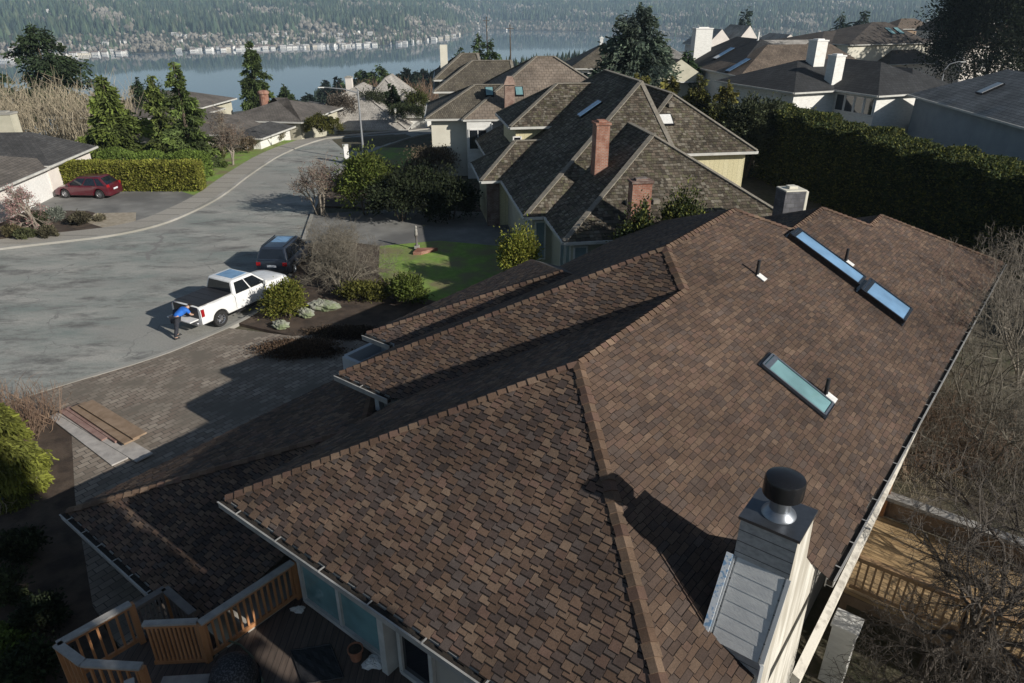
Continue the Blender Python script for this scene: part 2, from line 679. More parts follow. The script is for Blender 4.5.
def bush(name, loc, rx, ry, rz, label, seed, col=(.05, .075, .025), n=2600, leaf=.16, clumps=60, group=None, cat="bush", spread=.2, trunk=True, up=.3, tipcol=None, shell=.5, zc=None, parent_trunk=.0):
    n, leaf = int(n * 2.2), leaf * .66
    rng = np.random.default_rng(seed)
    o = empty(name, loc)
    tag(o, label, cat, group)
    zc = rz * .95 if zc is None else zc
    if trunk:
        mb = MB()
        for k in range(4):
            a = k * 1.6 + seed
            mb.tube([(.08 * math.cos(a), .08 * math.sin(a), -.1), (rx * .25 * math.cos(a), ry * .25 * math.sin(a), zc * .7),
                     (rx * .5 * math.cos(a), ry * .5 * math.sin(a), zc * 1.15)], [.05 + parent_trunk, .035 + parent_trunk * .6, .01], 5)
        mb.build("stem", M['bark'], o)
    P, pick, d = clump_points(rng, n, rx, ry, rz, clumps, shell=shell, spread=spread)
    D = P / np.array([rx, ry, rz]) + rng.normal(size=(n, 3)) * .8 + np.array([0, 0, up])
    P[:, 2] = np.maximum(P[:, 2] + zc, .03)
    sc = rng.uniform(.6, 1.4, n)
    V, F = leaf_quads(P, D, leaf * sc * 1.3, leaf * sc * .7, rng)
    tint = np.clip(1 + .3 * rng.normal(size=clumps), .5, 1.7)
    c = np.array(col)[None] * tint[pick][:, None] * rng.uniform(.75, 1.25, (n, 1))
    if tipcol is not None:
        k = rng.random(n) < .35
        c[k] = np.array(tipcol) * rng.uniform(.7, 1.2, (k.sum(), 1))
    np_mesh("crown", V, F, M['leaf'], o, c)
    return o


def bare_tree(name, loc, h, label, seed, mat='twig', levels=5, spread=.5, trunk_r=.1, stems=1, first=.3, kids=(2, 4), group=None, cat="tree", up=.1, decay=.72, fine=True, lean=(0, 0), buds=None, budn=0, rmin=.0045):
    """Leafless tree: forked limbs down to fine twigs."""
    rng = np.random.default_rng(seed)
    o = empty(name, loc)
    tag(o, label, cat, group)
    big, A, B, ra, rb = [], [], [], [], []

    def grow(p, d, L, r, lev):
        nseg = 3 if lev < 2 else 2
        q = p.copy()
        dd = d.copy()
        pts = [q.copy()]
        for k in range(nseg):
            dd = dd + rng.normal(size=3) * (.10 + .05 * lev)
            dd[2] += up * .3
            dd /= np.linalg.norm(dd)
            nq = q + dd * L / nseg
            r0, r1 = r * (1 - .3 * k / nseg), r * (1 - .3 * (k + 1) / nseg)
            (big if lev < 2 else None)
            A.append(q.copy()); B.append(nq.copy()); ra.append(r0); rb.append(r1)
            q = nq
            pts.append(q.copy())
        if lev >= levels:
            return
        nk = rng.integers(kids[0], kids[1] + 1)
        for j in range(nk):
            f = 1.0 if j == 0 else rng.uniform(.35, 1.0)
            i = min(int(f * nseg), nseg - 1)
            s = pts[i] + (pts[i + 1] - pts[i]) * (f * nseg - i if f < 1 else 1)
            nd = dd + rng.normal(size=3) * spread * (1.0 if j else .5)
            nd[2] += up
            nd /= np.linalg.norm(nd)
            grow(s, nd, L * decay * rng.uniform(.75, 1.2), max(r * .62, rmin), lev + 1)

    for s in range(stems):
        a = rng.random() * 6.28
        tilt = .12 if stems == 1 else rng.uniform(.15, .6)
        d = np.array([math.cos(a) * tilt + lean[0], math.sin(a) * tilt + lean[1], 1.0])
        d /= np.linalg.norm(d)
        off = np.array([math.cos(a), math.sin(a), 0]) * (.12 * (stems > 1))
        grow(off + np.array([0, 0, -.15]), d, h * first, trunk_r, 0)
    A, B, ra, rb = map(np.array, (A, B, ra, rb))
    thick = ra > trunk_r * .35
    V, F = seg_tubes(A[thick], B[thick], ra[thick] * 1.02, rb[thick], 6)
    np_mesh("trunk", V, F, M[mat], o, smooth=True)
    V, F = seg_tubes(A[~thick], B[~thick], ra[~thick], rb[~thick], 3)
    np_mesh("crown", V, F, M[mat], o)
    if buds is not None:
        tips = B[~thick]
        k = rng.integers(0, len(tips), budn)
        P = tips[k] + rng.normal(size=(budn, 3)) * .08
        V, F = leaf_quads(P, rng.normal(size=(budn, 3)), .07, .05, rng)
        np_mesh("bud", V, F, M['leaf'], o, np.array(buds)[None] * rng.uniform(.7, 1.3, (budn, 1)))
    return o


def clipped_hedge(name, pts, width, h, label, seed, col, n, leaf=.12, group=None, round_top=.15, jag=.06, tipcol=None):
    """Hedge along a line of ground points; leaf faces over its top and sides."""
    rng = np.random.default_rng(seed)
    n, leaf = int(n * 2.0), leaf * .68
    pts = np.array([(p[0], p[1]) for p in pts], float)
    org = pts.mean(0)
    o = empty(name, (org[0], org[1], 0))
    tag(o, label, "hedge", group)
    pts = pts - org
    seg = np.linalg.norm(np.diff(pts, axis=0), axis=1)
    cum = np.concatenate([[0], np.cumsum(seg)])
    Lt = cum[-1]
    hh = np.atleast_1d(h).astype(float)
    hat = np.linspace(0, 1, len(hh))
    area = np.array([h if np.isscalar(h) else hh.mean(), width, h if np.isscalar(h) else hh.mean()])
    which = rng.choice(3, n, p=area / area.sum())
    t = rng.random(n)
    s = t * Lt
    i = np.clip(np.searchsorted(cum, s) - 1, 0, len(seg) - 1)
    f = (s - cum[i]) / seg[i]
    base = pts[i] + (pts[i + 1] - pts[i]) * f[:, None]
    dirv = (pts[i + 1] - pts[i]) / seg[i][:, None]
    nor = np.stack([-dirv[:, 1], dirv[:, 0]], 1)
    H_ = np.interp(t, hat, hh) * (1 + jag * (np.sin(s * 2.1 + seed) + np.sin(s * .9 + 2 * seed) * .7 + .4 * np.sin(s * 5.3)))
    side = np.where(which == 0, -1., np.where(which == 2, 1., rng.uniform(-1, 1, n)))
    z = np.where(which == 1, H_, H_ * rng.random(n) ** .8)
    edge = 1 - round_top * np.clip((z / H_ - .75) / .25, 0, 1) ** 2
    wob = 1 + jag * 1.6 * np.sin(s * 1.7 + z * 1.3) + rng.normal(size=n) * .05
    z = z - np.where(which == 1, np.abs(side) ** 3 * round_top * width * .4, 0)
    P = np.stack([base[:, 0] + nor[:, 0] * side * width / 2 * edge * wob, base[:, 1] + nor[:, 1] * side * width / 2 * edge * wob, z], 1)
    P += rng.normal(size=(n, 3)) * leaf * .5
    ends = rng.random(n) < min(.25, .5 * width / Lt)
    e1 = ends & (rng.random(n) < .5)
    e2 = ends & ~e1
    for m_, p_, d_ in ((e1, pts[0], -(pts[1] - pts[0])), (e2, pts[-1], pts[-1] - pts[-2])):
        d_ = d_ / np.linalg.norm(d_)
        q_ = rng.uniform(-.5, .5, m_.sum()) * width
        P[m_, 0] = p_[0] + d_[0] * -.05 - d_[1] * q_ + rng.normal(size=m_.sum()) * leaf * .5
        P[m_, 1] = p_[1] + d_[1] * -.05 + d_[0] * q_ + rng.normal(size=m_.sum()) * leaf * .5
        P[m_, 2] = rng.random(m_.sum()) * (hh[0] if p_ is pts[0] else hh[-1])
    out = np.stack([nor[:, 0] * side, nor[:, 1] * side, np.where(which == 1, 1.2, .35)], 1)
    D = out + rng.normal(size=(n, 3)) * .7
    sc = rng.uniform(.6, 1.4, n)
    V, F = leaf_quads(P, D, leaf * sc * 1.5, leaf * sc * .8, rng)
    cl = 1 + .25 * np.sin(s * 3.1 + z * 2.3 + seed) * np.sin(s * 1.3 - z * 1.1)
    c = np.array(col)[None] * cl[:, None] * rng.uniform(.7, 1.3, (n, 1))
    if tipcol is not None:
        k = rng.random(n) < .3
        c[k] = np.array(tipcol) * rng.uniform(.7, 1.25, (k.sum(), 1))
    np_mesh("foliage", V, F, M['leaf'], o, c)
    # the woody inside
    mb = MB()
    for k in range(len(pts) - 1):
        a, b = pts[k], pts[k + 1]
        hm = float(np.interp((cum[k] + cum[k + 1]) / 2 / Lt, hat, hh))
        va, vb = Vector((a[0], a[1], hm * .46)), Vector((b[0], b[1], hm * .46))
        dd = (vb - va).normalized() * width * .3
        va, vb = (va + dd if k == 0 else va), (vb - dd if k == len(pts) - 2 else vb)
        mb.beam(va, vb, width * .78, hm * .92)
    mb.build("branches", M['hedge_core'], o)
    return o


M['hedge_core'] = mat_noise("hedge_inside", (.02, .03, .012), (.035, .045, .02), 5, .95, .6)


# ------------------------------------------------------------------ ground, lake, far hill
PHI = np.array([-60, -45, -28.6, -17, -8.4, -5, -2.4, 4, 8, 11, 14, 18, 30, 60.])
R_FAR = np.array([1450, 1500, 1790, 1850, 1954, 2250, 2900, 2800, 2650, 2450, 2300, 2200, 2200, 2200.])
R_NEAR = np.array([640, 680, 740, 830, 950, 1100, 1200, 1380, 1500, 1600, 1850, 2150, 2190, 2190.])
LAKE = -90.0


def height(x, y):
    x, y = np.asarray(x, float), np.asarray(y, float)
    phi = np.degrees(np.arctan2(x, y))
    r = np.hypot(x, y)
    df = np.interp(phi, PHI, R_FAR)
    dn = np.interp(phi, PHI, R_NEAR)
    r0 = 76.0
    t = np.clip((r - r0) / (dn - r0), 0, 1)
    near = -.06 - (89.0 + .8) * t ** 1.0 - .0 * r
    near = np.where(r < r0, -.06, near)
    s = np.clip((r - df) / 140, 0, 1)
    u = np.clip((r - df - 140) / 2100, 0, 1)
    wob = 16 * np.sin(phi * .33 + r * .0021) + 10 * np.sin(phi * .9 - r * .004) + 6 * np.sin(phi * 2.1 + r * .009)
    far = LAKE - .8 + 8 * s + (165 + wob) * u ** .9
    z = np.where(r < dn, near, np.where(r < df, LAKE - 3, far))
    z = np.where(y < -20, -.06, z)
    return z


def terrain():
    ph = np.radians(np.concatenate([np.linspace(-180, -62, 20), np.linspace(-60, 60, 181), np.linspace(62, 180, 20)]))
    rr = np.concatenate([[0.5, 10, 30, 60, 76, 84, 92], np.linspace(100, 2400, 93), np.linspace(2450, 6200, 76)])
    X = np.sin(ph)[:, None] * rr[None]
    Y = np.cos(ph)[:, None] * rr[None]
    Z = height(X, Y)
    V = np.stack([X, Y, Z], 2).reshape(-1, 3)
    nr = len(rr)
    i = np.arange(len(ph) - 1)[:, None] * nr + np.arange(nr - 1)[None]
    i = i.ravel()
    F = np.stack([i, i + 1, i + nr + 1, i + nr], 1)[:, ::-1]
    # middle disc
    c = len(V)
    V = np.concatenate([V, [[0, 0, -.06]]])
    k = np.arange(len(ph) - 1) * nr
    F = np.concatenate([F, np.stack([np.full(len(k), c), k, k + nr, k + nr], 1)[:, [0, 2, 1, 3]]]) if False else F
    m, t, b = new_mat("ground_soil_and_grass")
    vec = coord(t, 'Object')
    f = noise(t, vec, .35, 6, .65)
    c1 = mixc(t, ramp(t, f, .38, .62), (.045, .05, .022), (.075, .06, .04))
    f2 = noise(t, vec, 2.4, 5)
    c2 = mixc(t, ramp(t, f2, .4, .75), c1, (.12, .10, .07))
    t.links.new(c2, b.inputs["Base Color"])
    b.inputs["Roughness"].default_value = 1
    bump(t, b, noise(t, vec, 7, 4), .8, .06)
    o = np_mesh("ground", V, F, m, smooth=False)
    tag(o, kind="structure")


terrain()

m, t, b = new_mat("lake_water")
b.inputs["Base Color"].default_value = (.09, .135, .18, 1)  # water colour lifted to carry part of the bright sky reflection
b.inputs["Roughness"].default_value = .03
b.inputs["IOR"].default_value = 1.33
vec = coord(t, 'Object', (.05, .012, 1))
bump(t, b, noise(t, vec, 1.0, 5), .012, 2.0)
mb = MB()
mb.face([(-4000, 500, LAKE), (4000, 500, LAKE), (4000, 4200, LAKE), (-4000, 4200, LAKE)])
tag(mb.build("lake", m), kind="structure")


def sheet(name, pts, z, m, kind="structure", thick=.0, smooth_pts=False):
    mb = MB()
    p2 = [(p[0], p[1]) for p in pts]
    mb.prism(p2, z - max(thick, .3), z)
    o = mb.build(name, m)
    tag(o, kind=kind)
    return o


def chaikin(p, n=2, closed=False):
    p = [Vector((q[0], q[1])) for q in p]
    for _ in range(n):
        q = [p[0]]
        for a, b_ in zip(p[:-1], p[1:]):
            q += [a * .75 + b_ * .25, a * .25 + b_ * .75]
        q.append(p[-1])
        p = q
    return p


L_KERB = chaikin([(-75, 12), (-45, 30), (-29.2, 38.1), (-26.5, 39.4), (-23.9, 40.6), (-22.0, 42.9), (-21.2, 46.6), (-20.9, 50.4), (-21.3, 57.2), (-21.2, 66.8), (-18.9, 74.8), (-14.1, 80.5), (-9, 86.5), (0, 93), (14, 100)])
R_KERB = chaikin([(-45, -8), (-30, 9), (-17.2, 22.1), (-14.3, 24.6), (-13.1, 26.4), (-12.0, 28.2), (-11.3, 30.5), (-11.6, 35), (-12.8, 42), (-14.2, 50.7), (-14.4, 61.0), (-12.6, 69.8), (-8.5, 78.5), (1, 86), (15, 93)])


def offset(line, d):
    out = []
    for k, p in enumerate(line):
        a = line[max(k - 1, 0)]
        c = line[min(k + 1, len(line) - 1)]
        t_ = (c - a).normalized()
        out.append(p + Vector((-t_.y, t_.x)) * d)
    return out


def strip(name, l1, l2, z0, z1, m):
    mb = MB()
    for k in range(len(l1) - 1):
        a, b_, c, d = l1[k], l1[k + 1], l2[k + 1], l2[k]
        g = [float(height(q.x, q.y)) + .06 for q in (a, b_, c, d)]
        mb.hull8([(q.x, q.y, z0 + e) for q, e in zip((a, b_, c, d), g)] + [(q.x, q.y, z1 + e) for q, e in zip((a, b_, c, d), g)])
    # a continuous strip: keep only the outer skin
    keep = [i for i in range(len(mb.f)) if i % 6 in (1, 2, 4)]
    mb.f = [mb.f[i] for i in keep]
    mb.m = [mb.m[i] for i in keep]
    return tag(mb.build(name, m), kind="structure")


# old asphalt: pale, patched, with tar-dark streaks that follow the lanes
m, t, b = new_mat("worn_asphalt")
vec = coord(t, 'Object')
f1 = None
f2 = noise(t, vec, 14, 5, .75)
mpr = N(t, "ShaderNodeMapping")
mpr.inputs[2].default_value = (0, 0, rad(-48))
mpr.inputs[3].default_value = (.38, 1.0, 1)
t.links.new(vec, mpr.inputs[0])
f3 = noise(t, mpr.outputs[0], .8, 8, .78)
f4 = noise(t, vec, .12, 3, .5)
f1 = noise(t, mpr.outputs[0], .45, 9, .75)
c = mixc(t, ramp(t, f1, .36, .62), (.19, .215, .198), (.34, .33, .30))
c = mixc(t, ramp(t, f3, .49, .63), c, (.125, .122, .114))
c = mixc(t, ramp(t, f4, .5, .62), c, (.27, .262, .24))
c = mixc(t, 1.0, c, mixc(t, ramp(t, f2, .3, .7), (.78,) * 3, (1.2,) * 3), 'MULTIPLY')
vo = N(t, "ShaderNodeTexVoronoi", feature='DISTANCE_TO_EDGE', Scale=.16)
nz = N(t, "ShaderNodeTexNoise", Scale=.8, Detail=4)
t.links.new(vec, nz.inputs["Vector"])
vm = N(t, "ShaderNodeVectorMath", operation='MULTIPLY_ADD')
vm.inputs[1].default_value = (2.2, 2.2, 0)
t.links.new(nz.outputs["Color"], vm.inputs[0])
t.links.new(vec, vm.inputs[2])
t.links.new(vm.outputs[0], vo.inputs["Vector"])
cr = N(t, "ShaderNodeMath", operation='LESS_THAN')
cr.inputs[1].default_value = .0035
t.links.new(vo.outputs["Distance"], cr.inputs[0])
c = mixc(t, cr.outputs[0], c, (.19, .186, .175))
t.links.new(c, b.inputs["Base Color"])
b.inputs["Roughness"].default_value = .9
bump(t, b, noise(t, vec, 60, 3), .35, .01)
M['asphalt'] = m
strip("road", L_KERB, R_KERB, -.25, 0.0, M['asphalt'])
kl = offset(L_KERB, .32)
strip("kerb", L_KERB, kl, -.2, .12, M['concrete'])
kr = offset(R_KERB, -.22)
strip("kerb", R_KERB, kr, -.2, .10, M['concrete'])
M['pavement'] = mat_boards("pavement_slabs", (.33, .305, .265), (.40, .375, .33), (.17, .16, .14), 1.5, 1, .9)
strip("pavement", kl, offset(L_KERB, 2.0), -.2, .115, M['pavement'])

M['lawn'] = mat_noise("lawn_grass", (.14, .235, .034), (.21, .31, .06), 3.5, .95, 1.0, (.18, .165, .075), .6)
M['soil'] = mat_noise("bed_soil", (.032, .022, .015), (.06, .04, .028), 2.2, .98, 1.0, (.085, .06, .042), 1.4)
M['drive'] = mat_noise("driveway_asphalt", (.17, .167, .155), (.23, .225, .21), .9, .92, .3, (.115, .113, .108), .25)
M['gravel'] = mat_noise("pale_gravel", (.26, .22, .16), (.38, .33, .26), 5, .95, .8)
m, t, b = new_mat("driveway_pavers")
vec = coord(t, 'Object')
mp = N(t, "ShaderNodeMapping")
mp.inputs[2].default_value = (0, 0, rad(-52.5))
t.links.new(vec, mp.inputs[0])
br = N(t, "ShaderNodeTexBrick", Scale=1.0)
br.inputs["Color1"].default_value = (.165, .128, .10, 1)
br.inputs["Color2"].default_value = (.30, .255, .205, 1)
br.inputs["Mortar"].default_value = (.05, .046, .04, 1)
br.inputs["Brick Width"].default_value = .34
br.inputs["Row Height"].default_value = .22
br.inputs["Mortar Size"].default_value = .012
t.links.new(mp.outputs[0], br.inputs["Vector"])
f = noise(t, vec, .7, 5)
c = mixc(t, ramp(t, f, .42, .66), br.outputs["Color"], (.14, .12, .095))
t.links.new(c, b.inputs["Base Color"])
b.inputs["Roughness"].default_value = .9
bump(t, b, br.outputs["Fac"], -.5, .02)
M['pavers'] = m

# our side of the road
kr2 = [(p.x, p.y) for p in offset(R_KERB, -.22)]
i0 = min(range(len(kr2)), key=lambda i: abs(kr2[i][1] - 20))
i1 = min(range(len(kr2)), key=lambda i: abs(kr2[i][1] - 29.5))
i2 = min(range(len(kr2)), key=lambda i: abs(kr2[i][1] - 39.5))
i3 = min(range(len(kr2)), key=lambda i: abs(kr2[i][1] - 46.5))
i4 = min(range(len(kr2)), key=lambda i: abs(kr2[i][1] - 79))
sheet("planting_bed", kr2[:i0] + [kr2[i0]] + [(-15.2, 20.6), (-12.4, 15.9), (-9.8, 12.0), (-4, 6), (-10, -6)], .075, M['soil'])
sheet("driveway", kr2[i0:i1 - 3] + [(-9.2, 26.6), (-7.5, 26.9), (-4.5, 25), (2, 14), (-3, 5.5), (-9.8, 12.0), (-12.4, 15.9), (-15.2, 20.6)], .08, M['pavers'])
sheet("planting_bed", kr2[i1 - 3:i2] + [(-10, 39.6), (-7.6, 38.6), (-6.9, 34.0), (-5.6, 31.6), (-2.0, 29.4), (1, 27.2), (-1, 23.5), (-4.5, 25), (-7.5, 26.9), (-9.2, 26.6)], .084, M['soil'])
sheet("lawn", [(-7.6, 38.6), (-4.3, 39.6), (0, 38.4), (3.5, 34), (4, 27), (1, 27.2), (-2.0, 29.4), (-5.6, 31.6), (-6.9, 34.0)], .088, M['lawn'])
sheet("driveway", kr2[i2:i3] + [(-8, 46.5), (-2.0, 45.8), (1, 41.5), (0, 38.4), (-4.3, 39.6), (-7.6, 38.6), (-10, 39.6)], .079, M['drive'])
sheet("planting_bed", kr2[i3:i3 + 9] + [(-9, 56), (-4, 55), (-2.0, 45.8), (-8, 46.5)], .0835, M['soil'])
sheet("lawn", kr2[i3 + 8:i4 - 4] + [(-7, 68), (-6.5, 58), (-9, 56)], .074, M['lawn'])
sheet("yard", [(9.5, 8.5), (21, 24), (24, 22), (40, 30), (40, -10), (9, -10)], .03, mat_noise("dry_grass_yard", (.07, .053, .034), (.13, .105, .068), 1.6, .98, 1.0, (.06, .05, .032), .5))
# across the road
pv = [(p.x, p.y) for p in offset(L_KERB, 2.0)]


def near_i(y):
    return min((i for i in range(len(pv)) if pv[i][0] < -20), key=lambda i: abs(pv[i][1] - y))


a0, a1, a2, a3 = near_i(36), near_i(43.2), near_i(51.6), near_i(78)
sheet("planting_bed", pv[a0 - 6:a1] + [(-25.4, 44.2), (-28.5, 46.0), (-33, 46.2), (-45, 43)], .11, M['soil'])
sheet("driveway", pv[a1 - 1:a2] + [(-24.4, 51.3), (-33.9, 51.3), (-34.3, 52.2), (-34.2, 46.2), (-28.5, 46.0), (-25.4, 44.2)], .108, M['drive'])
sheet("gravel_strip", pv[a1 - 3:a1 + 2] + [(-25.0, 45.6), (-27.6, 45.4), (-27.2, 43.4)], .116, M['gravel'])
sheet("lawn", pv[a2 - 1:a3] + [(-26, 72), (-27, 58), (-26.4, 54.0), (-26.0, 52.0)], .104, M['lawn'])


# ------------------------------------------------------------------ the house below the camera
# Its own frame: u runs along the long eave (away, right), v across it (towards the right eave).
TH = rad(52.5)
UX, UY = math.cos(TH), math.sin(TH)
VX, VY = math.sin(TH), -math.cos(TH)


def uv3(u, v, z):
    return Vector((u * UX + v * VX, u * UY + v * VY, z))


house = empty("shingled_house", (0, 0, 0))
tag(house, "large brown house with stepped hip roof of zigzag shingles, three skylights and a metal-capped chimney", "house")
S = .513
# corners (u, v, z) worked out from the eaves and hips
RZ1, RV1 = 6.383, -6.41
RZ2, RV2 = 6.957, -7.53
RZ3, RV3 = 6.22, -6.10
RZ4, RV4 = 5.50, -4.70
EVR, EZR = -.85, RZ1 + S * (RV1 + .85)
EVR_Z = RZ1 - S * (-.85 - RV1)
BROWNS = np.array([(.125, .078, .052), (.15, .098, .066), (.098, .062, .043), (.078, .055, .045), (.17, .115, .078), (.092, .072, .062), (.062, .046, .04), (.135, .082, .06)]) * 1.0 * np.array([.98, 1.0, 1.03])


def shingle_face(poly, e, s, expo=.14, seed=1, name="roof", lift=.013, drop=.05, wid=(.17, .22), parent=None, zig=True, vary=.85, gap=.020, band=.022, pal=None):
    pal = BROWNS if pal is None else pal
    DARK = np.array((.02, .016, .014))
    """Roof plane made of single overlapping tabs.  poly: corners in 3D; e: unit along the eave; s: unit up the slope."""
    rng = np.random.default_rng(seed)
    poly = [Vector(p) for p in poly]
    o0 = poly[0]
    e, s = Vector(e).normalized(), Vector(s).normalized()
    n = e.cross(s)
    if n.z < 0:
        n = -n
    P2 = [((p - o0).dot(e), (p - o0).dot(s)) for p in poly]

    def spans(b):
        xs = []
        for i in range(len(P2)):
            (a0, b0), (a1, b1) = P2[i], P2[(i + 1) % len(P2)]
            if (b0 <= b) != (b1 <= b):
                xs.append(a0 + (a1 - a0) * (b - b0) / (b1 - b0))
        xs.sort()
        return list(zip(xs[::2], xs[1::2]))

    bmin, bmax = min(p[1] for p in P2), max(p[1] for p in P2)
    V, F, C = [], [], []
    nc = int((bmax - bmin) / expo) + 1
    E_, S_, N_ = np.array(e), np.array(s), np.array(n)
    O = np.array(o0)
    dn = {0: {0: 0, 1: 0}, 1: {0: 0, 1: 0}}
    for j in range(nc):
        b0 = bmin + j * expo
        for (x0, x1) in spans(min(max(b0 + expo * .5, bmin + .002), bmax - .002)):
            a = x0 - rng.uniform(0, .03) - (.10 if j % 2 else 0)
            k = 0
            while a < x1:
                w_ = rng.uniform(*wid)
                l, r = max(a, x0), min(a + w_ - .011, x1)
                a += w_
                k += 1
                if r - l < .03:
                    continue
                d = drop * (1 if (k + j) % 2 else 0) if zig else (drop if rng.random() < .5 else 0)
                d += rng.uniform(-.008, .008)
                lo, hi = b0 - d, min(b0 + expo - gap - dn[j % 2][k % 2], bmax)
                lf = lift * rng.uniform(.8, 1.25)
                base = len(V)
                for (aa, bb, hh) in ((l, lo, .0), (r, lo, .0), (l, lo, lf), (r, lo, lf), (r, hi, .004), (l, hi, .004), (l, hi, 0), (r, hi, 0)):
                    V.append(O + E_ * aa + S_ * bb + N_ * hh)
                F += [(base + 2, base + 3, base + 4, base + 5), (base, base + 1, base + 3, base + 2), (base + 1, base + 7, base + 4, base + 3), (base + 6, base, base + 2, base + 5)]
                nb_ = 4
                if band:  # dark strip below each butt: printed band, and its shadow line put into colour
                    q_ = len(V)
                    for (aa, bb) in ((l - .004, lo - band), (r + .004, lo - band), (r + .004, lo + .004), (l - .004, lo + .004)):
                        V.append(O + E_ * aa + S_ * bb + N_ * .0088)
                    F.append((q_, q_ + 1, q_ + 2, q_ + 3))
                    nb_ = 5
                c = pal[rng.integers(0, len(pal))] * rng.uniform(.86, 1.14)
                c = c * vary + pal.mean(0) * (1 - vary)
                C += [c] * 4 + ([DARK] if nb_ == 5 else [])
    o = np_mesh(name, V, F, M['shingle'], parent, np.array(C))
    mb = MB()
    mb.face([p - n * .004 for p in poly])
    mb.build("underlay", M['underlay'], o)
    return o


def cap_line(a, b, seed, parent, name="ridge_cap", wid=.25, expo=.21, n1=None, n2=None, pal=None):
    pal = BROWNS[[0, 1, 4, 7]] if pal is None else pal
    """Cap shingles bent over a hip or ridge, each lapping the one below."""
    rng = np.random.default_rng(seed)
    a, b = Vector(a), Vector(b)
    d = (b - a)
    L = d.length
    d.normalize()
    n1, n2 = Vector(n1), Vector(n2)
    up = (n1 + n2).normalized()
    s1 = d.cross(n1).normalized()
    if s1.dot(n2) > 0:
        s1 = -s1
    s2 = d.cross(n2).normalized()
    if s2.dot(n1) > 0:
        s2 = -s2
    V, F, C = [], [], []
    k = 0
    t_ = 0.0
    while t_ < L - .05:
        t0, t1 = t_, min(t_ + expo * 1.08, L)
        t_ += expo
        wl = wid * rng.uniform(.92, 1.06) / 2 + (.02 if k % 2 else 0)
        k += 1
        base = len(V)
        for (t2, h) in ((t0, .062), (t1, .036)):
            c0 = a + d * t2 + up * h
            V += [c0 + s1 * wl - n1 * .012, c0, c0 + s2 * wl - n2 * .012]
        c1 = a + d * t0
        V += [c1 + s1 * wl - n1 * .02, c1, c1 + s2 * wl - n2 * .02]
        F += [(base, base + 1, base + 4, base + 3), (base + 1, base + 2, base + 5, base + 4), (base + 6, base + 7, base + 1, base), (base + 7, base + 8, base + 2, base + 1)]
        c = pal[rng.integers(0, len(pal))] * rng.uniform(.85, 1.2)
        C += [c] * 4
    return np_mesh(name, np.array([tuple(v) for v in V]), F, M['shingle'], parent, np.array(C))


k_ = 1 / math.sqrt(1 + S * S)
nR = uv3(0, S * k_, k_)
nL = uv3(0, -S * k_, k_)
nN = uv3(-S * k_, 0, k_)
nF = uv3(S * k_, 0, k_)
eU, eV = uv3(1, 0, 0), uv3(0, 1, 0)
sR, sL = uv3(0, -k_, S * k_), uv3(0, k_, S * k_)
sN, sF = uv3(k_, 0, S * k_), uv3(-k_, 0, S * k_)

u1 = 5.46
R1 = (u1 + (RZ1 - 3.8) / S, RV1, RZ1)
R1b = (10.3 + (RZ1 - 3.8) / S, RV1, RZ1)
A2 = (10.3 + (RZ2 - 3.8) / S, RV2, RZ2)
A = (21.15, RV2, RZ2)
B_ = (A[0] + (RZ2 - RZ3) / S, RV3, RZ3)
Cc = (25.9, RV3, RZ3)
Dd = (Cc[0] + (RZ3 - RZ4) / S, RV4, RZ4)
Ee = (29.0, RV4, RZ4)
Ff = (32.85, -.6, RZ1 - S * (-.6 - RV1))
Er = (10.65, -1.25, RZ1 - S * (-1.25 - RV1))
En = (10.65, -1.52, RZ1 - S * (-1.52 - RV1))
vR0 = RV1 + (RZ1 - 3.8) / S
right = [uv3(u1, -1.52, En[2]), uv3(*En), uv3(*Er), uv3(*Ff), uv3(*Ee), uv3(*Dd), uv3(*Cc), uv3(*B_), uv3(*A), uv3(*A2), uv3(*R1b), uv3(*R1), uv3(u1, vR0, 3.8)]
eR = (uv3(*Ff) - uv3(*Er)).normalized()
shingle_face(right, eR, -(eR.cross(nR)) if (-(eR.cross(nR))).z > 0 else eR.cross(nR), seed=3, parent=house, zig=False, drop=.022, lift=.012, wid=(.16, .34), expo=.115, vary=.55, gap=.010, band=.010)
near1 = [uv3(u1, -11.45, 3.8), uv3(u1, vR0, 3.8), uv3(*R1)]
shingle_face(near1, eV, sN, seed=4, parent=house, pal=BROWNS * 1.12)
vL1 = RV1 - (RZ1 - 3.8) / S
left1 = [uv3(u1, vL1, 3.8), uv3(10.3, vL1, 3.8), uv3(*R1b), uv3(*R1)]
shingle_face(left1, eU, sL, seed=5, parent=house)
vL2 = -13.73
near2 = [uv3(10.3, vL2, 3.8), uv3(10.3, vL1, 3.8), uv3(*R1b), uv3(*A2)]
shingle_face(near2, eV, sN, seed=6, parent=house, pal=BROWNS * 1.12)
left2 = [uv3(10.3, vL2, 3.8), uv3(28, vL2, 3.8), uv3(A[0] - .0, RV2, RZ2), uv3(*A2)]
shingle_face(left2, eU, sL, seed=7, parent=house)
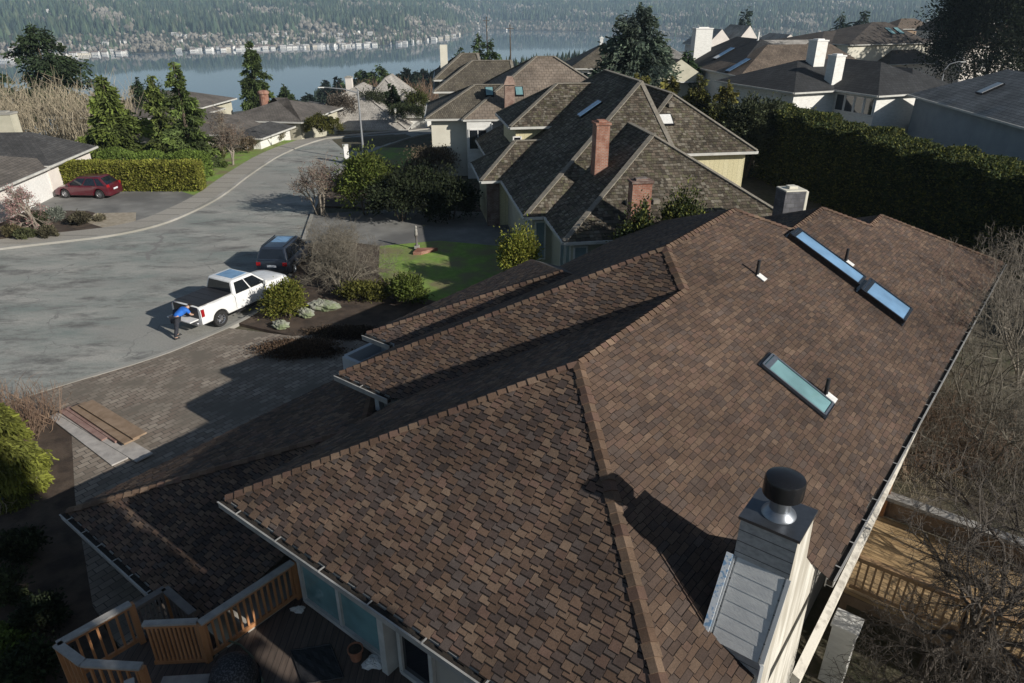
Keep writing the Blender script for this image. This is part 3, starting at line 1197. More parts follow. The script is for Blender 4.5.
# the wing at the far left corner
W3 = (12.45, -15.05, 3.8)
t3, s3 = 4.2, .4025
W3a = (W3[0] + t3, W3[1] + t3, W3[2] + t3 * s3)
v3b = vL2 + (W3a[2] - 3.8) / S
W3r = (W3a[0], v3b + .25, W3a[2])
k3 = 1 / math.sqrt(1 + s3 * s3)
v3e = -13.73 - .3 / S
near3 = [uv3(*W3), uv3(W3[0], vL2, 3.8), uv3(W3a[0], W3r[1], W3a[2]), uv3(*W3a)]
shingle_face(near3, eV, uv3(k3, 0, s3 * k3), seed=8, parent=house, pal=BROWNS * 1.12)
left3 = [uv3(*W3), uv3(W3[0] + 2 * t3, W3[1], 3.8), uv3(*W3a)]
shingle_face(left3, eU, uv3(0, k3, s3 * k3), seed=9, parent=house)
far3 = [uv3(W3[0] + 2 * t3, W3[1], 3.8), uv3(W3[0] + 2 * t3, vL2, 3.8), uv3(W3r[0], W3r[1], W3r[2]), uv3(*W3a)]
mbx = MB()
mbx.face([uv3(W3[0] + 2 * t3, W3[1], 3.8), uv3(W3[0] + 2 * t3, vL2 + .1, 3.8), uv3(*W3r), uv3(*W3a)])
# far planes (facing away)
vL3 = RV3 - (RZ3 - 3.8) / S
mbx.face([uv3(*B_), uv3(*A), uv3(27.3, vL2, 3.8), uv3(27.3, vL3, 3.8)])
mbx.build("roof", M['asphalt_roof'], house)
left4 = [uv3(22.6, vL3, 3.8), uv3(30.6, vL3, 3.8), uv3(*Cc), uv3(*B_)]
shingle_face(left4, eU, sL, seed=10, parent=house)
left5 = [uv3(27, RV4 - (RZ4 - 3.8) / S, 3.8), uv3(32.3, RV4 - (RZ4 - 3.8) / S, 3.8), uv3(*Ee), uv3(*Dd)]
shingle_face(left5, eU, sL, seed=11, parent=house)
mbx = MB()
mbx.face([uv3(*Cc), uv3(30.6, vL3, 3.8), uv3(30.6, RV4, 3.8), uv3(*Dd)])
mbx.face([uv3(*Ee), uv3(32.4, RV4 - 3.4, 3.75), uv3(*Ff)])
mbx.build("roof", M['asphalt_roof'], house)

cap_line(uv3(u1, vL1, 3.8), uv3(*R1), 1, house, n1=nN, n2=nL)
cap_line(uv3(u1, vR0, 3.8), uv3(*R1), 2, house, n1=nN, n2=nR, wid=.25)
cap_line(uv3(*R1), uv3(*R1b), 3, house, n1=nL, n2=nR)
cap_line(uv3(*R1b), uv3(*A2), 4, house, n1=nN, n2=nR, wid=.28)
cap_line(uv3(10.3, vL2, 3.8), uv3(*A2), 5, house, n1=nN, n2=nL)
cap_line(uv3(*A2), uv3(*A), 6, house, n1=nL, n2=nR)
cap_line(uv3(*B_), uv3(*A), 7, house, n1=nF, n2=nR)
cap_line(uv3(*B_), uv3(*Cc), 8, house, n1=nL, n2=nR)
cap_line(uv3(*Dd), uv3(*Cc), 9, house, n1=nF, n2=nR)
cap_line(uv3(*Dd), uv3(*Ee), 10, house, n1=nL, n2=nR)
cap_line(uv3(*Ff), uv3(*Ee), 11, house, n1=nF, n2=nR)
n3N, n3L = uv3(-s3 * k3, 0, k3), uv3(0, -s3 * k3, k3)
cap_line(uv3(*W3), uv3(*W3a), 12, house, n1=n3N, n2=n3L)


# garage roof, lower and in the shade of the house
gz, gs, gt = 1.5, .35, 5.2
g0 = (4.18, -17.0)
gk = 1 / math.sqrt(1 + gs * gs)
ga = (g0[0] + gt, g0[1] + gt, gz + gs * gt)
gr = (g0[0] + gt, -10.4, ga[2])
shingle_face([uv3(g0[0], g0[1], gz), uv3(g0[0], -11.0, gz), uv3(*gr), uv3(*ga)], eV, uv3(gk, 0, gs * gk), seed=20, parent=house)
shingle_face([uv3(g0[0], g0[1], gz), uv3(g0[0] + 2 * gt, g0[1], gz), uv3(*ga)], eU, uv3(0, gk, gs * gk), seed=21, parent=house)
shingle_face([uv3(g0[0] + 2 * gt, -10.4, gz), uv3(g0[0] + 2 * gt, g0[1], gz), uv3(*ga), uv3(*gr)], -eV, uv3(-gk, 0, gs * gk), seed=22, parent=house)
cap_line(uv3(g0[0], g0[1], gz), uv3(*ga), 23, house, n1=uv3(-gs * gk, 0, gk), n2=uv3(0, -gs * gk, gk))
cap_line(uv3(*ga), uv3(*gr), 24, house, n1=uv3(-gs * gk, 0, gk), n2=uv3(gs * gk, 0, gk))
cap_line(uv3(g0[0] + 2 * gt, g0[1], gz), uv3(*ga), 25, house, n1=uv3(gs * gk, 0, gk), n2=uv3(0, -gs * gk, gk))


M['gutter'] = mat_noise("gutter_paint", (.27, .265, .25), (.4, .385, .36), 3, .6, .1)
M['gutter_in'] = mat_noise("dark_gutter_fill", (.015, .013, .011), (.035, .027, .02), 20, .95, .5)


def gutter(a, b, out, parent, straps=1.2, size=.13):
    """Open K-gutter along an eave with straps across its mouth."""
    a, b, out = Vector(a), Vector(b), Vector(out)
    up = Vector((0, 0, 1))
    mb = MB()
    mb.beam(a + out * .02 - up * .10, b + out * .02 - up * .10, .02, .2)
    mb.beam(a + out * (size / 2 + .02) - up * .15, b + out * (size / 2 + .02) - up * .15, size, .015)
    mb.beam(a + out * (size + .03) - up * .085, b + out * (size + .03) - up * .085, .018, .14)
    mb.beam(a + out * (size + .04) - up * .012, b + out * (size + .04) - up * .012, .035, .014)
    L = (b - a).length
    k = int(L / straps)
    for i in range(k):
        p = a + (b - a) * ((i + .5) / k)
        mb.beam(p + out * .0 + up * .004, p + out * (size + .05) - up * .002, .03, .006)
    g_ = mb.build("gutter", M['gutter'], parent)
    mb = MB()
    mb.beam(a + out * (size / 2 + .025) - up * .09, b + out * (size / 2 + .025) - up * .09, size - .03, .1)  # dark fill along the channel, making the gutter's inside dark
    mb.build("gutter_fill", M['gutter_in'], g_)
    return g_


gutter(uv3(u1, vL1 - .05, 3.78), uv3(u1, -1.45, 3.78), uv3(-1, 0, 0), house)
gutter(uv3(10.3, vL2 - .05, 3.78), uv3(10.3, vL1 - .3, 3.78), uv3(-1, 0, 0), house)
gutter(uv3(W3[0], W3[1] - .05, 3.78), uv3(W3[0], vL2 - .2, 3.78), uv3(-1, 0, 0), house)
gutter(uv3(g0[0], g0[1] - .05, gz - .02), uv3(g0[0], -12.5, gz - .02), uv3(-1, 0, 0), house, straps=.75)
gutter(uv3(Er[0], Er[1], Er[2] - .02), uv3(*Ff) - Vector((0, 0, .02)), uv3(0, 1, 0), house, straps=.8, size=.11)
# white ledge below the right gutter
mb = MB()
a_, b_ = uv3(8.6, -1.12, 3.42), uv3(22.5, -.93, 3.42)
q = uv3(0, .075, -.03)
mb.hull8([a_ + Vector((0, 0, -.2)), b_ + Vector((0, 0, -.2)), b_ + q * .5 + Vector((0, 0, -.2)), a_ + q * 1.7 + Vector((0, 0, -.2)), a_, b_, b_ + q * .5, a_ + q * 1.7])
mb.build("trim_board", mat_noise("peeling_white_board", (.36, .33, .28), (.62, .58, .5), 3.5, .8, .3, lo=.36, hi=.5), house)

# walls
M['house_wall'] = mat_noise("house_siding", (.34, .32, .28), (.42, .39, .34), 1.4, .85, .15)


def wall_block(u0, u1_, v0, v1, z0, z1, mat, name="wall"):
    mb = MB()
    p = [uv3(u0, v0, z0), uv3(u1_, v0, z0), uv3(u1_, v1, z0), uv3(u0, v1, z0)]
    mb.hull8(p + [q + Vector((0, 0, z1 - z0)) for q in p])
    return mb.build(name, mat, house)


wall_block(6.1, 31.5, -10.3, -1.75, -.2, 3.62, M['house_wall'])
wall_block(10.9, 26, -13.0, -10.3, -.2, 3.6, M['house_wall'])
wall_block(13.3, 20.4, -14.5, -13.0, -.2, 3.35, M['house_wall'])
wall_block(4.8, 13.9, -16.4, -10.4, -.2, 1.4, M['house_wall'], "garage_wall")
# soffits
for (a0_, a1_, b0_, b1_, z_) in ((u1, 6.2, -11.35, -1.0, 3.62), (10.32, 11, -13.6, -11.5, 3.6), (11.2, 32, -1.74, -1.3, 3.5)):
    mb = MB()
    p = [uv3(a0_, b0_, z_), uv3(a1_, b0_, z_), uv3(a1_, b1_, z_), uv3(a0_, b1_, z_)]
    mb.hull8([q - Vector((0, 0, .03)) for q in p] + p)
    mb.build("soffit", M['white_siding'], house)
# sliding door and side door under the near eave
def door_set(u, va, vb, z0, z1, name, glassm, mull):
    fr = MB()
    for v in [va, vb] + mull:
        fr.beam(uv3(u, v, z0), uv3(u, v, z1), .09, .09, up=tuple(eU))
    fr.beam(uv3(u, va, z0 + .05), uv3(u, vb, z0 + .05), .12, .1)
    fr.beam(uv3(u, va, z1), uv3(u, vb, z1), .09, .1)
    d_ = fr.build(name, M['fascia'], house)
    gl = MB()
    gl.beam(uv3(u + .02, va, (z0 + z1) / 2), uv3(u + .02, vb, (z0 + z1) / 2), .02, z1 - z0)
    gl.build("pane", glassm, d_)
    return d_


door_set(6.04, -10.15, -7.75, 1.32, 3.4, "sliding_door", M['glass_green'], [-8.95])
door_set(6.05, -7.25, -6.45, 1.32, 3.3, "glass_door", M['glass_dark'], [])
door_set(6.05, -5.6, -3.9, 1.9, 3.2, "window", M['glass_dark'], [-4.75])
mb = MB()
mb.beam(uv3(5.97, -7.5, 1.3), uv3(5.97, -7.5, 3.6), .16, .3, up=tuple(eU))
mb.build("corner_board", M['fascia'], house)
# box bay under the stepped eaves
mb = MB()
for (a, b) in (((12.0, -15.7), (12.0, -14.2)), ((12.07, -15.7), (13.5, -15.7)), ((13.5, -15.62), (13.5, -14.4))):
    mb.beam(uv3(a[0], a[1], 2.75), uv3(b[0], b[1], 2.75), .14, .5)
mb.beam(uv3(12.08, -15.0, 2.62), uv3(13.42, -15.0, 2.62), 1.2, .05)
mb.build("entry_canopy", M['wall_grey'], house)
for v in (-12.6,):
    mb = MB()
    mb.beam(uv3(10.6, v, .1), uv3(10.6, v, 3.6), .16, .16, up=tuple(eU))
    mb.build("porch_post", M['wall_grey'], house)


# skylights
def skylight(ua, ub, va, vb, glassm, hgt=.17, fm=None):
    def rp(u, v, h):
        return uv3(u, v, RZ1 - S * (v - RV1)) + nR * h
    fr = MB()
    w_ = .07 if fm is None else .045
    for (a, b) in (((ua, va), (ub, va)), ((ub, va), (ub, vb)), ((ub, vb), (ua, vb)), ((ua, vb), (ua, va))):
        fr.beam(rp(a[0], a[1], hgt / 2), rp(b[0], b[1], hgt / 2), w_, hgt + .02, up=tuple(nR))
    f_ = fr.build("skylight", fm or M['metal_dark'], house)
    g = MB()
    p = [(ua + .03, va + .03), (ub - .03, va + .03), (ub - .03, vb - .03), (ua + .03, vb - .03)]
    g.hull8([rp(a, b, .03) for a, b in p] + [rp(a, b, hgt - .012) for a, b in p])
    g.build("pane", glassm, f_)
    mbb = MB()
    p = [(ua - .07, va - .08), (ub + .07, va - .08), (ub + .07, vb + .06), (ua - .07, vb + .06)]
    mbb.hull8([rp(a, b, .0) for a, b in p] + [rp(a, b, .034) for a, b in p])
    mbb.build("flashing", M['metal_dark'], f_)
    mb2 = MB()
    mb2.beam(rp(ua, va + .1, hgt + .004), rp(ub, va + .1, hgt + .004), .12, .012, up=tuple(nR))
    mb2.build("top_cover", M['metal_dark'] if fm is None else fm, f_)
    return f_


skylight(21.85, 22.62, -5.97, -3.76, M['glass_blue'])
skylight(21.65, 22.75, -3.62, -2.32, M['glass_blue'])
skylight(14.80, 15.45, -4.12, -2.60, M['glass_green'], .08, M['metal'])


def vent_pipe(u, v, tilt=0):
    z = RZ1 - S * (v - RV1)
    b_ = MB()
    b_.beam(uv3(u - .12, v + .14, z - S * .14 + .04), uv3(u + .12, v + .14, z - S * .14 + .04), .26, .03, up=tuple(nR))
    o = b_.build("vent_pipe", M['white'], house)
    p = MB()
    p.cyl(tuple(uv3(u, v, z - .05)), .05, .045, .48, 12)
    p.build("pipe", M['black'], o)
    return o


vent_pipe(18.45, -5.67)
vent_pipe(23.1, -4.42)
vent_pipe(15.65, -2.8)

# chimney: boarded chase with a long shoulder towards the near side
M['chase_grey'] = mat_boards("shade_grey_siding", (.42, .42, .41), (.5, .495, .48), (.08, .08, .08), .2, 2)  # grey of the shaded faces put into the siding colour
M['chase_white'] = mat_noise("sunlit_white_siding", (.52, .5, .44), (.68, .65, .58), 3, .75, .25, (.40, .37, .31), 1.1, stretch=(3, 3, .45))  # lit copy of the same siding, with grime streaks
zt, vN0, vN1 = 6.0, -2.25, -1.43
prof = [(7.8, -.1), (7.8, 4.15), (8.4, 5.3), (8.42, zt), (9.2, zt), (9.42, 4.98), (10.55, 3.86), (11.1, -.1)]
mb = MB()
nP = len(prof)
for k in range(nP):
    a, b2 = prof[k], prof[(k + 1) % nP]
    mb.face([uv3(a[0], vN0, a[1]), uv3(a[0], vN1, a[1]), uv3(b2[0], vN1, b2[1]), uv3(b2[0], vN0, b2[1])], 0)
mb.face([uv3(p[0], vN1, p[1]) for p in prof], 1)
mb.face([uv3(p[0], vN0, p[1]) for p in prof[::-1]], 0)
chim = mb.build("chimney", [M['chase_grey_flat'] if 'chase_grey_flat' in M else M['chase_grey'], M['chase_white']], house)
# lap boards on the sloping shoulder and front
mb = MB()
lap = mat_noise("lap_board", (.50, .505, .50), (.60, .60, .58), 4, .8, .2, stretch=(1, 1, 3))
s0, s1_ = Vector((7.8, 4.15)), Vector((8.4, 5.3))
for k in range(6):
    p0 = s0 + (s1_ - s0) * (k / 6)
    p1 = s0 + (s1_ - s0) * ((k + 1.06) / 6)
    mb.hull8([uv3(p0.x, vN0 + .06, p0.y), uv3(p0.x, vN1 - .06, p0.y), uv3(p1.x, vN1 - .06, p1.y), uv3(p1.x, vN0 + .06, p1.y),
              uv3(p0.x - .014, vN0 + .06, p0.y + .007), uv3(p0.x - .014, vN1 - .06, p0.y + .007), uv3(p1.x - .008, vN1 - .06, p1.y + .004), uv3(p1.x - .008, vN0 + .06, p1.y + .004)])
mb.build("lap_boards", lap, chim)
# corner trims
mb = MB()
for v in (vN0, vN1):
    mb.beam(uv3(7.79, v, 4.18), uv3(8.39, v, 5.32), .06, .02)
mb.beam(uv3(7.79, vN1, 2.5), uv3(7.79, vN1, 4.15), .05, .07)
mb.build("trim", M['wall_grey'], chim)
mb = MB()
mb.beam(uv3(7.72, vN0 - .05, 4.12), uv3(8.36, vN0 - .05, 5.36), .1, .02, up=tuple(uv3(-.89, 0, .46)))
m_fl = mat_noise("torn_flashing_wrap", (.25, .42, .62), (.75, .78, .8), 14, .5, .1, lo=.4, hi=.5)
mb.build("flashing", m_fl, chim)
mb = MB()
uc, vc = 8.81, -1.84
mb.hull8([uv3(8.39, vN0 - .03, zt), uv3(9.23, vN0 - .03, zt), uv3(9.23, vN1 + .03, zt), uv3(8.39, vN1 + .03, zt),
          uv3(8.39, vN0 - .03, zt + .05), uv3(9.23, vN0 - .03, zt + .05), uv3(9.23, vN1 + .03, zt + .05), uv3(8.39, vN1 + .03, zt + .05)])
mb.build("chase_cap", mat_plain("weathered_sheet_metal", (.13, .14, .155), .34, .75), chim)
c0 = uv3(uc, vc, zt + .05)
mb = MB()
mb.lathe(c0, [(.25, 0), (.24, .03), (.15, .1), (.14, .36)], 28)
mb.build("flue_pipe", M['metal'], chim, smooth=True)
mb = MB()
mb.lathe(c0, [(.16, .34), (.285, .36), (.285, .6), (.27, .635), (.2, .66), (.06, .672)], 32)
mb.build("rain_cap", M['metal_dark'], chim, smooth=True)
for k in range(3):
    pass

# ------------------------------------------------------------------ front deck with railings
M['deck_dark'] = mat_boards("deck_boards", (.10, .075, .06), (.135, .10, .08), (.02, .016, .014), .14, 0)
M['cedar'] = mat_noise("cedar_wood", (.34, .155, .062), (.43, .21, .095), 5, .7, .2, stretch=(1, 1, .3))
M['old_wood'] = mat_noise("weathered_rail", (.26, .25, .235), (.36, .34, .31), 5, .85, .2)
M['dark_wood'] = mat_noise("dark_old_wood", (.11, .10, .095), (.16, .145, .13), 4, .85, .2)  # older, darker timber
deck = empty("front_deck", uv3(4, -10.4, 0))
tag(deck, "dark timber deck by the glass doors with orange-brown cedar railings around its stair landing", "deck")


def dpart(mb, name, mat):
    o = mb.build(name, mat)
    o.parent = deck
    o.matrix_parent_inverse = Matrix.Translation(-deck.location)
    return o


mb = MB()
p = [uv3(3.9, -10.4, 1.15), uv3(6.08, -10.4, 1.15), uv3(6.08, -2, 1.15), uv3(1.5, -2, 1.15), uv3(1.5, -8.6, 1.15), uv3(2.9, -10.4, 1.15)]
mb.prism([(q.x, q.y) for q in p], 1.15, 1.3)
dpart(mb, "floor", M['deck_dark'])
mb = MB()
p = [uv3(2.1, -12.25, 0), uv3(4.4, -12.25, 0), uv3(4.4, -11.0, 0), uv3(3.95, -10.45, 0), uv3(2.85, -10.42, 0), uv3(2.2, -11.3, 0)]
mb.prism([(q.x, q.y) for q in p], .95, 1.08)
dpart(mb, "landing", M['deck_dark'])


def railing(a, b, zf, zt_, capm, balm, n, posts=(True, True), capw=.16, bot=.12):
    """One run of railing from a to b (u, v): posts, flat cap, bottom rail and balusters."""
    A_, B2 = uv3(a[0], a[1], 0), uv3(b[0], b[1], 0)
    up = Vector((0, 0, 1))
    mb = MB()
    mb.beam(A_ + up * zt_, B2 + up * zt_, capw, .045)
    dpart(mb, "rail_cap", capm)
    mb = MB()
    mb.beam(A_ + up * (zt_ - .07), B2 + up * (zt_ - .07), .05, .09)
    dpart(mb, "rail", balm)
    mb = MB()
    mb.beam(A_ + up * (zf + bot), B2 + up * (zf + bot), .05, .09)
    dpart(mb, "bottom_rail", balm)
    for k in range(n):
        q = A_ + (B2 - A_) * ((k + .7) / (n + .4))
        mb = MB()
        mb.beam(q + up * (zf + bot), q + up * (zt_ - .06), .042, .042, up=tuple((B2 - A_).normalized()))
        dpart(mb, "baluster", balm)
    for k, q in enumerate((A_, B2)):
        if posts[k]:
            mb = MB()
            mb.beam(q + up * (zf - .15), q + up * (zt_ - .02), .11, .11, up=tuple((B2 - A_).normalized()))
            dpart(mb, "post", M['cedar'])


railing((3.95, -10.42), (6.0, -10.36), 1.3, 2.3, M['old_wood'], M['cedar'], 15)
railing((3.3, -11.25), (3.95, -10.5), 1.15, 2.3, M['old_wood'], M['cedar'], 12, (False, False), .13)
railing((2.15, -12.2), (3.45, -12.1), 1.08, 2.15, M['old_wood'], M['cedar'], 7, (True, True))
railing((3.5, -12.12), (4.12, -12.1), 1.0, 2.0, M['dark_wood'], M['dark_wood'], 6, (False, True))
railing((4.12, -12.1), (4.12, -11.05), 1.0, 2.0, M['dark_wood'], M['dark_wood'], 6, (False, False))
railing((2.15, -12.2), (2.25, -11.4), 1.08, 2.15, M['old_wood'], M['cedar'], 4, (False, False))
railing((2.25, -11.4), (2.85, -10.5), 1.08, 2.15, M['old_wood'], M['cedar'], 6, (False, True))
railing((2.55, -10.25), (2.25, -9.6), 1.3, 2.3, M['old_wood'], M['cedar'], 4, (True, False))

# ------------------------------------------------------------------ things on the deck
mb = MB()
p = [uv3(5.05, -9.35, 1.3), uv3(5.62, -8.85, 1.3), uv3(5.28, -8.05, 1.3), uv3(4.72, -8.55, 1.3)]
c_ = sum(p, Vector()) / 4
nn = 10
G = [[p[0].lerp(p[1], i / nn).lerp(p[3].lerp(p[2], i / nn), j / nn) + Vector((0, 0, .02 + .012 * math.sin(i * 1.7) * math.cos(j * 1.3))) for i in range(nn + 1)] for j in range(nn + 1)]
for j in range(nn):
    for i in range(nn):
        mb.face([G[j][i], G[j][i + 1], G[j + 1][i + 1], G[j + 1][i]])
for ring in (G[0], G[-1], [r[0] for r in G], [r[-1] for r in G]):
    mb.tube(ring, .015, 5)
tag(mb.build("doormat", M['black']), "black rubber mat lying on the dark deck boards", "mat")


def pot(pos, r, h, mat, label, plant=True):
    o = empty("flower_pot", pos)
    tag(o, label, "flower pot")
    mb = MB()
    mb.lathe((0, 0, 0), [(r * .68, 0), (r * .9, h * .8), (r * 1.02, h * .8), (r * 1.04, h), (r * .92, h), (r * .86, h * .84), (r * .1, h * .83)], 24)
    mb.build("pot", mat, o, smooth=True)
    mb = MB()
    mb.lathe((0, 0, h * .7), [(r * .86, 0), (r * .84, .06), (r * .2, .09)], 18)
    mb.build("soil", M['soil'], o)
    return o


M['terracotta'] = mat_noise("terracotta", (.30, .12, .065), (.38, .17, .1), 6, .85, .1)
pot(uv3(5.72, -8.2, 1.3), .15, .28, M['terracotta'], "terracotta pot of bare soil beside the sliding door")
# crumpled white plastic beside the pot
def crumple(pos, sx, sy, sz, label, name, mat, seed, cat):
    rng = np.random.default_rng(seed)
    n1_, n2_ = 14, 20
    V, F = [], []
    for i in range(n1_ + 1):
        for j in range(n2_):
            th_, ph_ = math.pi * i / n1_ * .56, 2 * math.pi * j / n2_
            rr = 1 + .22 * math.sin(ph_ * 3 + seed) + .12 * rng.normal() * (i > 0)
            V.append((sx * math.sin(th_) * math.cos(ph_) * rr, sy * math.sin(th_) * math.sin(ph_) * rr, max(.0, sz * math.cos(th_) * (1 + .15 * rng.normal()))))
    for i in range(n1_):
        for j in range(n2_):
            k = (j + 1) % n2_
            F.append((i * n2_ + j, i * n2_ + k, (i + 1) * n2_ + k, (i + 1) * n2_ + j))
    o = np_mesh(name, V, F, mat, smooth=False)
    o.location = pos
    return tag(o, label, cat)


crumple(uv3(5.85, -7.85, 1.3), .2, .16, .1, "crumpled white plastic sheet beside the terracotta pot", "plastic_sheet", M['white'], 3, "plastic sheet")
crumple(uv3(5.78, -10.1, 1.3), .14, .09, .06, "crumpled pale rag at the corner of the deck railing", "rag", M['white_siding'], 5, "rag")
# round dark netted cover
M['net'] = mat_noise("black_net", (.012, .012, .014), (.09, .09, .1), 30, .6, .4, lo=.5, hi=.6)
o = empty("covered_fire_pit", uv3(3.98, -9.6, 1.3))
tag(o, "round fire pit under a speckled black mesh dome at the stair head", "fire pit")
mb = MB()
mb.lathe((0, 0, 0), [(.40, 0), (.44, .08), (.43, .22), (.36, .40), (.22, .52), (.05, .56)], 30)
mb.build("cover", M['net'], o, smooth=True)
mb = MB()
mb.lathe((0, 0, .0), [(.46, 0), (.48, .02), (.48, .07), (.45, .09)], 30)
mb.build("rim", M['metal_dark'], o, smooth=True)
mb = MB()
mb.tube([uv3(4.35, -10.32, 1.55), uv3(4.5, -10.2, 1.38), uv3(4.5, -9.8, 1.33), uv3(4.3, -9.2, 1.33), uv3(4.0, -8.9, 1.33), uv3(3.7, -8.9, 1.33)], .02, 6)
tag(mb.build("garden_hose", mat_plain("hose_green", (.10, .13, .09), .5)), "grey-green garden hose hanging over the cedar railing post", "hose")
for k, (a, b2) in enumerate((((3.1, -10.65), (3.72, -9.95)), ((2.85, -10.2), (3.45, -9.6)), ((2.6, -9.85), (3.15, -9.25)))):
    mb = MB()
    mb.beam(uv3(a[0], a[1], 1.33 + .0 * k), uv3(b2[0], b2[1], 1.33 + .0 * k), .3, .04)
    tag(mb.build("step_board", M['old_wood'], bevel=.006),
        ["grey weathered step board nearest the landing", "grey weathered step board between the other two step boards", "grey weathered step board nearest the lower frame edge"][k], "board", "grey boards at the stair head")

# lumber on the driveway
M['plank_brown'] = mat_noise("brown_plank", (.20, .135, .085), (.28, .2, .135), 3, .8, .2, stretch=(1, 1, 1))
M['plank_grey'] = mat_noise("grey_plank", (.30, .28, .26), (.42, .39, .36), 3, .85, .2)
M['plank_red'] = mat_noise("reddish_plank", (.21, .12, .1), (.30, .2, .17), 3, .85, .2)
pl_d = (at(152, 447, .1) - at(75, 403, .1))
ang = math.atan2(pl_d.y, pl_d.x)


def plank(px0, px1, z, wd, th, mat, label):
    a, b2 = at(px0[0], px0[1], z), at(px1[0], px1[1], z)
    o = empty("plank", (0, 0, 0))
    mb = MB()
    mid = (a + b2) / 2
    L = (b2 - a).length
    mb.box((0, 0, 0), (L, wd, th))
    bpy.data.objects.remove(o)
    o = mb.build("plank", mat, bevel=.008)
    o.location = mid
    o.rotation_euler = (0, 0, math.atan2(b2.y - a.y, b2.x - a.x))
    return tag(o, label, "plank", "planks dumped on the driveway")


plank((58, 413), (122, 461), .11, .62, .05, M['plank_grey'], "grey board lying lowest on the driveway, along the near side of the plank pile")
plank((66, 411), (145, 458), .14, .55, .05, M['plank_grey'], "long grey board sticking out at the lower end of the plank pile")
plank((62, 410), (105, 439), .20, .22, .05, M['plank_red'], "narrow reddish plank on the near side of the plank pile")
plank((68, 408), (118, 441), .22, .2, .07, M['plank_red'], "narrow reddish plank between the grey boards and the brown boards")
plank((78, 405), (132, 441), .30, .5, .06, M['plank_brown'], "wide brown board under the topmost brown board of the plank pile")
plank((86, 403), (140, 436), .37, .46, .06, M['plank_brown'], "wide brown board lying topmost on the plank pile")


# ------------------------------------------------------------------ other houses
def rebase(o, loc):
    """Move a thing's Empty to its base while its parts stay where they are."""
    d = Vector(loc) - o.location
    R = o.rotation_euler.to_matrix()
    inv = Matrix.Translation(-(R.inverted() @ d))
    for ch in o.children:
        ch.matrix_parent_inverse = inv
    o.location = loc


rebase(house, uv3(18, -7, 0))


